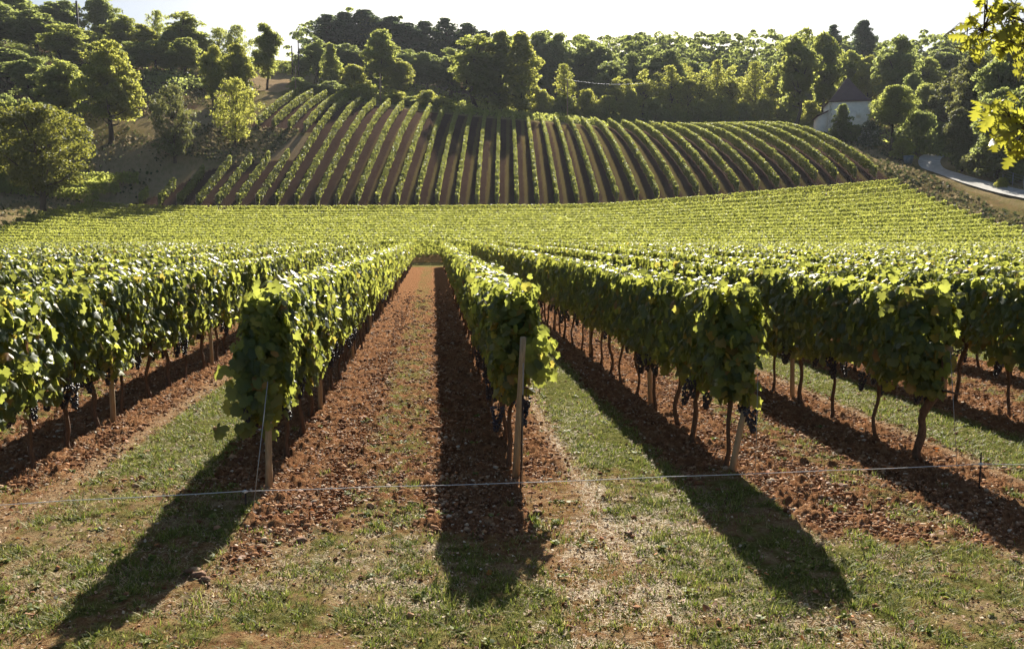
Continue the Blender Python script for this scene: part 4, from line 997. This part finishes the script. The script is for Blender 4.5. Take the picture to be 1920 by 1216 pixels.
# electric fence strand in the foreground
def strand():
    A = [(-60, 949, 6.60), (120, 938, 6.70), (458, 920, 6.85), (700, 912, 7.0), (980, 904, 7.15), (1250, 893, 7.25), (1560, 881, 7.35), (1740, 874, 7.4), (1838, 869, 7.35), (1980, 870, 7.3)]
    P = [at(*a) for a in A]
    mb = MB(); pts = []
    for a, b in zip(P[:-1], P[1:]):
        for k in range(12): pts.append(a.lerp(b, k / 12) + Vector((0, 0, -.004 * math.sin(k / 12 * math.pi))))
    pts.append(P[-1]); mb.tube(pts, .0032, 5)
    o = link('fence_strand', mb.mesh('fence_strand'), M['strand']); tag(o, 'thin white electric fence strand stretched low across the foreground', 'fence wire', kind=None)
    for (px, y0, y1, Y, lb) in ((1840, 848, 928, 7.35, 'thin dark metal stake at the right holding the white strand'), (460, 915, 970, 6.85, 'short dark stake with white knot left of the end post')):
        t = at(px, y0, Y); root = empty('fence_stake', (t.x, Y, 0)); tag(root, lb, 'stake', 'stakes of the electric fence')
        mb = MB(); mb.tube([(0, 0, -.1), (0, 0, t.z)], .007, 7); link('rod', mb.mesh('rod'), M['darkmetal'], root)
        zi = at(px, 869 if px > 900 else 920, Y).z
        mb = MB(); mb.tube([(-.022, -.008, zi), (.022, -.008, zi)], .008, 8); mb.tube([(0, -.008, zi - .012), (0, -.008, zi + .012)], .011, 8); link('insulator', mb.mesh('insulator'), M['strand'], root)
strand()

# ------------------------------------------------------------------ oak overhanging top right
def oak():
    base = Vector((3.6, 3.0, 0)); root = empty('oak_tree', base); tag(root, 'oak with sunlit lobed leaves hanging into the top right corner', 'tree')
    tb = MB(); lb = MB(); random.seed(9); Y = 3.3
    tb.tube([(0, 0, -.2), (.05, 0, 1.4), (-.05, .1, 2.8), (.1, 0, 4.6), (0.2, .2, 6)], [.20, .16, .13, .09, .04], 10, True, .15)
    link('trunk', tb.mesh('trunk'), M['bark'], root)
    tw = MB(); ctr = []
    def br(pts, rad):
        P = [at(px, py, yy) - base for px, py, yy in pts]
        tw.tube(P, rad, 6); return P
    T0 = (-.05, .1, 2.8); 
    def limb(pp, r0):
        P = [Vector(T0)] + pp; n = len(P); tw.tube(P, [r0 * (.12 if i > 1 else (1, .4)[i]) * (1.6 - i / n) for i in range(n)], 6)
    A = [at(*q) - base for q in ((1990, 60, 3.2), (1930, 45, 3.3), (1890, 30, 3.35), (1850, 22, 3.4))]; limb(A, .022)
    B = [at(*q) - base for q in ((1990, 110, 3.15), (1930, 95, 3.2), (1880, 70, 3.3), (1845, 55, 3.35), (1815, 45, 3.4))]; limb(B, .018)
    Cc = [at(*q) - base for q in ((1990, 250, 3.2), (1935, 245, 3.25), (1900, 230, 3.3), (1865, 215, 3.35))]
    tw.tube([Vector((-.02, .05, 2.3))] + Cc, [.03, .02, .012, .008, .005], 6)
    tips = []
    def spray(px, py, yy, n, sp=14):
        for _ in range(n): tips.append((px + random.gauss(0, sp), py + random.gauss(0, sp), yy + random.gauss(0, .07)))
    for (px, py, n) in ((1822, 40, 3), (1815, 62, 3), (1828, 78, 3), (1830, 88, 4), (1850, 60, 6), (1862, 30, 7), (1880, 12, 8), (1850, 8, 5), (1905, 20, 8), (1895, 50, 9), (1880, 72, 8), (1905, 85, 9), (1918, 105, 6), (1918, 60, 9), (1865, 90, 4), (1940, 40, 14), (1960, 90, 16), (1990, 50, 16)): spray(px, py, 3.35, n + 1, 13)
    for (px, py, n) in ((1858, 200, 3), (1848, 215, 4), (1872, 205, 5), (1885, 195, 4), (1870, 228, 6), (1893, 225, 7), (1905, 245, 7), (1888, 262, 6), (1910, 272, 6), (1900, 285, 4), (1880, 245, 5), (1918, 225, 5), (1950, 250, 14), (1985, 260, 12)): spray(px, py, 3.3, n + 1, 12)
    spray(1916, 136, 3.3, 2, 3)
    P = np.array([tuple(at(*t) - base) for t in tips]); n = len(P)
    # more crown outside the frame so that the tree is whole
    rs = np.random.default_rng(3); m = 5000
    u = rs.normal(0, 1, (m, 3)); u /= np.linalg.norm(u, axis=1, keepdims=True); rr = .55 + .45 * rs.random(m)
    Q = np.array([0.9, .4, 4.9]) + u * rr[:, None] * np.array([1.9, 2.0, 1.7])
    W_ = Q + np.array(base); keepm = ~((W_[:, 1] > 0.2) & (np.abs(W_[:, 0]) < .66 * W_[:, 1] + .15)) & (W_[:, 2] > 2.6)
    Q = Q[keepm]
    allP = np.concatenate([P, Q]); k = len(allP)
    N = rs.normal(0, .45, (k, 3)); N[:, 1] -= .75; N[:, 2] += .45
    D = rs.normal(0, .45, (k, 3)); D[:, 0] -= .9; D[:, 2] -= .45
    leaves(lb, allP, N, D, .070 * (.6 + .8 * rs.random(k)), 3)
    for t in P:                                                  # short twigs to the leaves
        best = min(A + B + Cc, key=lambda q: (q - Vector(t)).length)
        tw.tube([best, best.lerp(Vector(t), .5) + Vector((0, 0, .015)), Vector(t)], [.003, .002, .0012], 4, False)
    for j in range(9):
        a = j * .7; tw.tube([(.1, 0, 4.2 - j * .1), (.9 + 1.0 * math.cos(a), .4 + 1.2 * math.sin(a), 4.6 + .2 * (j % 4))], [.05, .015], 6)
    link('branches', tw.mesh('branches'), M['bark'], root); link('leaves', lb.mesh('leaves'), M['oak'], root)
oak()

# ------------------------------------------------------------------ grass, straw, clods, fallen leaves
def scatter(n, ymin, ymax, power=1.0, lim=.66):
    u = rng.random(n); Y = ymin * (ymax / ymin) ** (u ** power)
    X = (rng.random(n) * 2 - 1) * lim * (Y + .6); return X, Y
def zjit(X, Y):
    gr, dry, hill, till = zones(X, Y); return gr, dry, till
def blades(X, Y, hgt, wid, lean, mb, flat=False):
    n = len(X); a = rng.random(n) * 6.283; Z = ter(X, Y) - .012
    dx, dy = np.cos(a), np.sin(a); px, py = -dy, dx
    l = hgt * lean
    if flat: up0, up1 = hgt * .10, hgt * .12
    else: up0, up1 = hgt * .6, hgt
    V = np.empty((n, 5, 3))
    for j, (f, uz, ws) in enumerate(((0, 0, 1), (0, 0, -1), (.4, 1, .8), (.4, 1, -.8), (1, 2, 0))):
        V[:, j, 0] = X + dx * l * f + px * wid * ws; V[:, j, 1] = Y + dy * l * f + py * wid * ws
        V[:, j, 2] = Z + (.004 if flat else 0) + (0 if uz == 0 else (up0 if uz == 1 else up1))
    b = (np.arange(n) * 5)[:, None]
    mb.add(V.reshape(-1, 3), np.array([[0, 1, 3, 2]]) + b, np.array([[2, 3, 4]]) + b)
def build_grass():
    mb = MB()
    X, Y = scatter(620000, 3.9, 30, 1.0)
    gr, dry, till = zjit(X, Y)
    cl = fbm(X * 7, Y * 7, 70, 3)
    pr = gr * (0.08 + 1.45 * np.clip(cl - .36, 0, 1) * 2.2)
    k = rng.random(len(X)) < pr; X, Y, cl = X[k], Y[k], cl[k]
    h = (.014 + .034 * rng.random(len(X)) ** 2) * (.7 + .9 * cl)
    blades(X, Y, h, .0014 + .0014 * rng.random(len(X)) + .00022 * Y, .6 + 1.3 * rng.random(len(X)), mb)
    # tufts
    tx, ty = scatter(3200, 3.9, 12); gr, dry, till = zjit(tx, ty); k = rng.random(len(tx)) < gr * .9 + .02; tx, ty = tx[k], ty[k]
    spots = [(1000, 975), (1040, 980), (1010, 985), (700, 985), (640, 1030), (1500, 1075), (1570, 955), (1905, 930), (1890, 920), (730, 945), (690, 965)]
    sp = [gp(a, b) for a, b in spots]
    tx = np.concatenate([tx, [p.x for p in sp] * 3]); ty = np.concatenate([ty, [p.y for p in sp] * 3])
    m = 26; XX = (tx[:, None] + rng.normal(0, .028, (len(tx), m))).ravel(); YY = (ty[:, None] + rng.normal(0, .028, (len(tx), m))).ravel()
    blades(XX, YY, .02 + .055 * rng.random(len(XX)) ** 1.5, .0022 + .0012 * rng.random(len(XX)), .3 + .7 * rng.random(len(XX)), mb)
    wx, wy = scatter(420, 3.9, 12); g1, d1, t1 = zjit(wx, wy); k = rng.random(len(wx)) < .75 * g1 + .12; wx, wy = wx[k], wy[k]
    wx = np.concatenate([wx, [p.x for p in sp]]); wy = np.concatenate([wy, [p.y for p in sp]]); m = 14
    an = rng.random((len(wx), m)) * 6.283; rr = rng.random((len(wx), m)) ** .6 * (.02 + .07 * rng.random((len(wx), 1)) ** 2)
    PX = (wx[:, None] + np.cos(an) * rr).ravel(); PY = (wy[:, None] + np.sin(an) * rr).ravel(); PZ = ter(PX, PY) + .01 + .02 * rng.random(len(PX))
    N = rng.normal(0, .5, (len(PX), 3)); N[:, 2] = 1; D = np.stack([np.cos(an).ravel(), np.sin(an).ravel(), .5 * np.ones(len(PX))], 1)
    leaves(mb, np.stack([PX, PY, PZ], 1), N, D, .016 + .022 * rng.random(len(PX)), 1)
    gm = island_mat('grass_blades', [(0, (0.08, 0.12, 0.018)), (.5, (0.18, 0.22, 0.035)), (.8, (0.30, 0.31, 0.07)), (.92, (0.36, 0.30, 0.13)), (1, (0.42, 0.35, 0.18))], .6, .3, .5)
    tag(link('grass', mb.mesh('grass'), gm), 'short green grass on the headland and in the aisle strips', 'grass', kind='stuff')
    mb = MB(); X, Y = scatter(260000, 3.9, 16); gr, dry, till = zjit(X, Y)
    k = rng.random(len(X)) < np.clip(dry * .9 + gr * .4 + till * .10, 0, 1); X, Y = X[k], Y[k]
    blades(X, Y, .03 + .07 * rng.random(len(X)), .0013 + .001 * rng.random(len(X)), 1.0 + 0 * X, mb, True)
    sm = island_mat('dry_straw', [(0, (0.20, 0.13, 0.06)), (.5, (0.38, 0.28, 0.15)), (1, (0.58, 0.48, 0.30))], .7, .3, .15)
    tag(link('dry_straw', mb.mesh('dry_straw'), sm), 'dry straw lying over the headland soil', 'straw', kind='stuff')
def build_clods():
    mb = MB(); X, Y = scatter(140000, 4.0, 36, .9); gr, dry, till = zjit(X, Y)
    n2 = fbm(X * 2.2, Y * 2.2, 91, 3)
    k = rng.random(len(X)) < np.clip(till * (0.25 + 1.3 * n2) + .015, 0, 1) * (1 - sstep(24, 36, Y)); X, Y = X[k], Y[k]; n = len(X)
    sz = .0035 + .015 * rng.random(n) ** 4 + .0006 * Y; big = rng.random(n) < .008; sz[big] *= 1.8
    v = ICO_V[None] * (1 + .55 * (rng.random((n, 12, 1)) - .5)) * sz[:, None, None] * (1 + .6 * (rng.random((n, 1, 3)) - .5)) * np.array([1.25, 1.25, .8])
    a = rng.random(n) * 6.28; c, s_ = np.cos(a)[:, None], np.sin(a)[:, None]
    W_ = np.stack([v[..., 0] * c - v[..., 1] * s_, v[..., 0] * s_ + v[..., 1] * c, v[..., 2]], -1)
    W_ += np.stack([X, Y, ter(X, Y) + .35 * sz], 1)[:, None, :]
    mb.add(W_.reshape(-1, 3), None, (ICO_T[None] + (np.arange(n) * 12)[:, None, None]).reshape(-1, 3))
    cm = island_mat('soil_clods', [(0, (0.11, 0.046, 0.022)), (.5, (0.245, 0.115, 0.054)), (.90, (0.38, 0.23, 0.13)), (.97, (0.46, 0.34, 0.23)), (1, (0.56, 0.48, 0.37))], .9, .05)
    tag(link('soil_clods', mb.mesh('soil_clods'), cm), 'red clods and pale pebbles on the tilled soil', 'soil clods', kind='stuff')
    mb = MB(); X, Y = scatter(1700, 4.0, 30); gr, dry, till = zjit(X, Y)
    k = rng.random(len(X)) < .25 + .6 * till; X, Y = X[k], Y[k]; n = len(X)
    N = rng.normal(0, .45, (n, 3)); N[:, 2] = 1; leaves(mb, np.stack([X, Y, ter(X, Y) + .018], 1), N, rng.normal(0, 1, (n, 3)), .02 + .04 * rng.random(n), 1)
    fm = island_mat('fallen_leaves', [(0, (0.16, 0.06, 0.03)), (.6, (0.28, 0.13, 0.06)), (.85, (0.50, 0.16, 0.03)), (1, (0.45, 0.33, 0.2))], .7, .3, .25)
    tag(link('fallen_leaves', mb.mesh('fallen_leaves'), fm), 'rust and orange fallen vine leaves on the soil', 'fallen leaves', kind='stuff')
def build_litter():
    mb = MB(); X, Y = scatter(90000, 3.9, 22, .95); gr, dry, till = zjit(X, Y)
    k = rng.random(len(X)) < .25 + .5 * till + .5 * dry; X, Y = X[k], Y[k]; n = len(X)
    N = rng.normal(0, .6, (n, 3)); N[:, 2] = 1
    leaves(mb, np.stack([X, Y, ter(X, Y) + .01 + .008 * rng.random(n)], 1), N, rng.normal(0, 1, (n, 3)), (.007 + .018 * rng.random(n) ** 2) * (1 + .03 * Y), 2)
    m_ = island_mat('plant_litter', [(0, (0.10, 0.045, 0.025)), (.4, (0.22, 0.11, 0.06)), (.75, (0.40, 0.26, 0.15)), (1, (0.60, 0.50, 0.36))], .75, .3, .1)
    tag(link('plant_litter', mb.mesh('plant_litter'), m_), 'small dry leaf crumbs littering the soil and headland', 'plant litter', kind='stuff')
def build_scrub():
    mb = MB(); n = 130000
    Y = 66 + 90 * rng.random(n); X = np.where(rng.random(n) < .6, -44 - 40 * rng.random(n), 43.5 + 34 * rng.random(n))
    ex = rng.random(n) < .12; X = np.where(ex, -44 + 16 * rng.random(n), X); Y = np.where(ex, 112 + 12 * rng.random(n), Y)
    kk = rng.random(n) < sstep(.34, .62, .6 * fbm(X * .25, Y * .25, 50) + .4 * fbm(X, Y, 51)) * .45 + .03 + .45 * ((X > 43) & (X < 50) & (Y < 104))
    for a_, b_, c_, d_ in ((-46, -36, 92, 101.5), (-43, -37.5, 100, 106)): pass
    a, Yr = X / Y, Y
    rd = np.array([(ray(p, q)[0] * yy, yy) for p, q, yy in ((1920, 371, 85), (1860, 351, 92), (1800, 334, 100), (1757, 318, 108), (1742, 307, 116), (1752, 295, 124), (1775, 283, 132), (1800, 275, 142))])
    xr = np.interp(Y, rd[:, 1], rd[:, 0]); kk &= np.abs(X - xr) > 2.6
    tr_ = np.array([(ray(p, q)[0] * yy, yy) for p, q, yy in ((60, 425, 82), (190, 388, 90), (300, 343, 98), (385, 318, 104), (455, 300, 109), (540, 280, 114), (590, 240, 122))])
    kk &= np.abs(X - np.interp(Y, tr_[:, 1], tr_[:, 0])) > 2.6
    X, Y = X[kk], Y[kk]; n = len(X); hgt = .10 + .38 * rng.random(n) ** 2
    N = rng.normal(0, .5, (n, 3)); N[:, 1] -= .6; D = rng.normal(0, .35, (n, 3)); D[:, 2] = 1
    leaves(mb, np.stack([X, Y, ter(X, Y) + hgt * .4], 1), N, D, hgt, 2)
    m_ = island_mat('rough_scrub', [(0, (0.05, 0.065, 0.025)), (.4, (0.10, 0.11, 0.04)), (.65, (0.20, 0.16, 0.08)), (1, (0.34, 0.27, 0.16))], .8, .2, .3)
    tag(link('rough_grass', mb.mesh('rough_grass'), m_), 'rough dry grass and weeds covering the slopes beside the vineyard', 'rough grass', kind='stuff')
def build_undergrowth():
    for nm, lab, boxes, mat, hh in (
        ('woodland_undergrowth', 'shaded undergrowth beneath the trees of the left wood', [(-125, -52, 134, 178)], 't_dark', 2.6),
        ('crest_undergrowth', 'tangled brush filling the ground behind the vineyard crest', [(-33, 62, 150.5, 200), (60, 100, 104, 170)], 't_mid', 1.7)):
        mb = MB()
        for x0, x1, y0, y1 in boxes:
            n = int((x1 - x0) * (y1 - y0) * 9); X = x0 + (x1 - x0) * rng.random(n); Y = y0 + (y1 - y0) * rng.random(n) ** 1.3
            hm = fbm(X * .22, Y * .22, 88) * 1.6 - .25; kp = (hm > .15) & (rng.random(n) < hm); X, Y, hm = X[kp], Y[kp], hm[kp]; n = len(X)
            Z = ter(X, Y) + rng.random(n) ** .7 * hh * hm * np.clip((Y - y0) / 4 + .25, 0, 1)
            N = rng.normal(0, .6, (n, 3)); N[:, 2] += .5; N[:, 1] -= .3; D = rng.normal(0, .6, (n, 3)); D[:, 2] -= .4
            leaves(mb, np.stack([X, Y, Z], 1), N, D, .34 * (.6 + .8 * rng.random(n)), 2)
        tag(link(nm, mb.mesh(nm), M[mat]), lab, 'undergrowth', kind='stuff')
build_litter(); build_scrub(); build_undergrowth()
build_grass(); build_clods()
# a few larger stones
STN = [(205 / 1.882 * 0 + 1008, 962, .05), (563, 1016, .055), (1185, 340 * 0 + 934, .03), (770, 943, .04), (543, 985, .02), (1540, 935, .045), (868, 980, .04), (900, 1008, .035), (1178, 1002, .04), (372, 1080, .06), (385, 1090, .05), (355, 1072, .04)]
sm_ = simple('field_stone', (0.20, 0.11, 0.065), .9, .35, 30, .5)
for j, (px, py, r) in enumerate(STN):
    p = gp(px, py); r *= .62; v = ICO2_V * (1 + .75 * (rng.random((len(ICO2_V), 1)) - .5)) * r * np.array([1.3, 1, .75])
    mb = MB(); mb.add(v, None, ICO2_T); o = link('stone', mb.mesh('stone'), sm_, smooth=False); o.location = (p.x, p.y, r * .35)
    places = ['beside the right centre post foot', 'in the headland grass left of centre', 'on the soil right of the bright grass strip', 'at the tilled edge left of the centre shadow', 'pale one near the front grass edge', 'among clods between third and fourth rows', 'at left side of the centre shadow', 'inside the centre shadow', 'dark flat one right of the centre shadow', 'largest of the heap by the left shadow', 'second of the heap by the left shadow', 'smallest of the heap by the left shadow']
    tag(o, 'brown field stone ' + places[j], 'stone', 'stones lying on the foreground soil')

# ------------------------------------------------------------------ haze
def haze():
    mb = MB(); x0, x1, y0, y1, z0, z1 = -425, 425, -45, 720, -3, 75
    mb.box(((x0 + x1) / 2, (y0 + y1) / 2, (z0 + z1) / 2), (x1 - x0, y1 - y0, z1 - z0))
    m, t, out = new_mat('haze'); v = t.nodes.new('ShaderNodeVolumePrincipled')
    v.inputs['Color'].default_value = (0.85, 0.90, 1.0, 1); v.inputs['Density'].default_value = 0.00012; v.inputs['Anisotropy'].default_value = 0.2
    t.links.new(v.outputs[0], out.inputs['Volume'])
    tag(link('haze', mb.mesh('haze'), m), 'thin bluish afternoon haze over the valley', 'haze', kind='stuff')
haze()
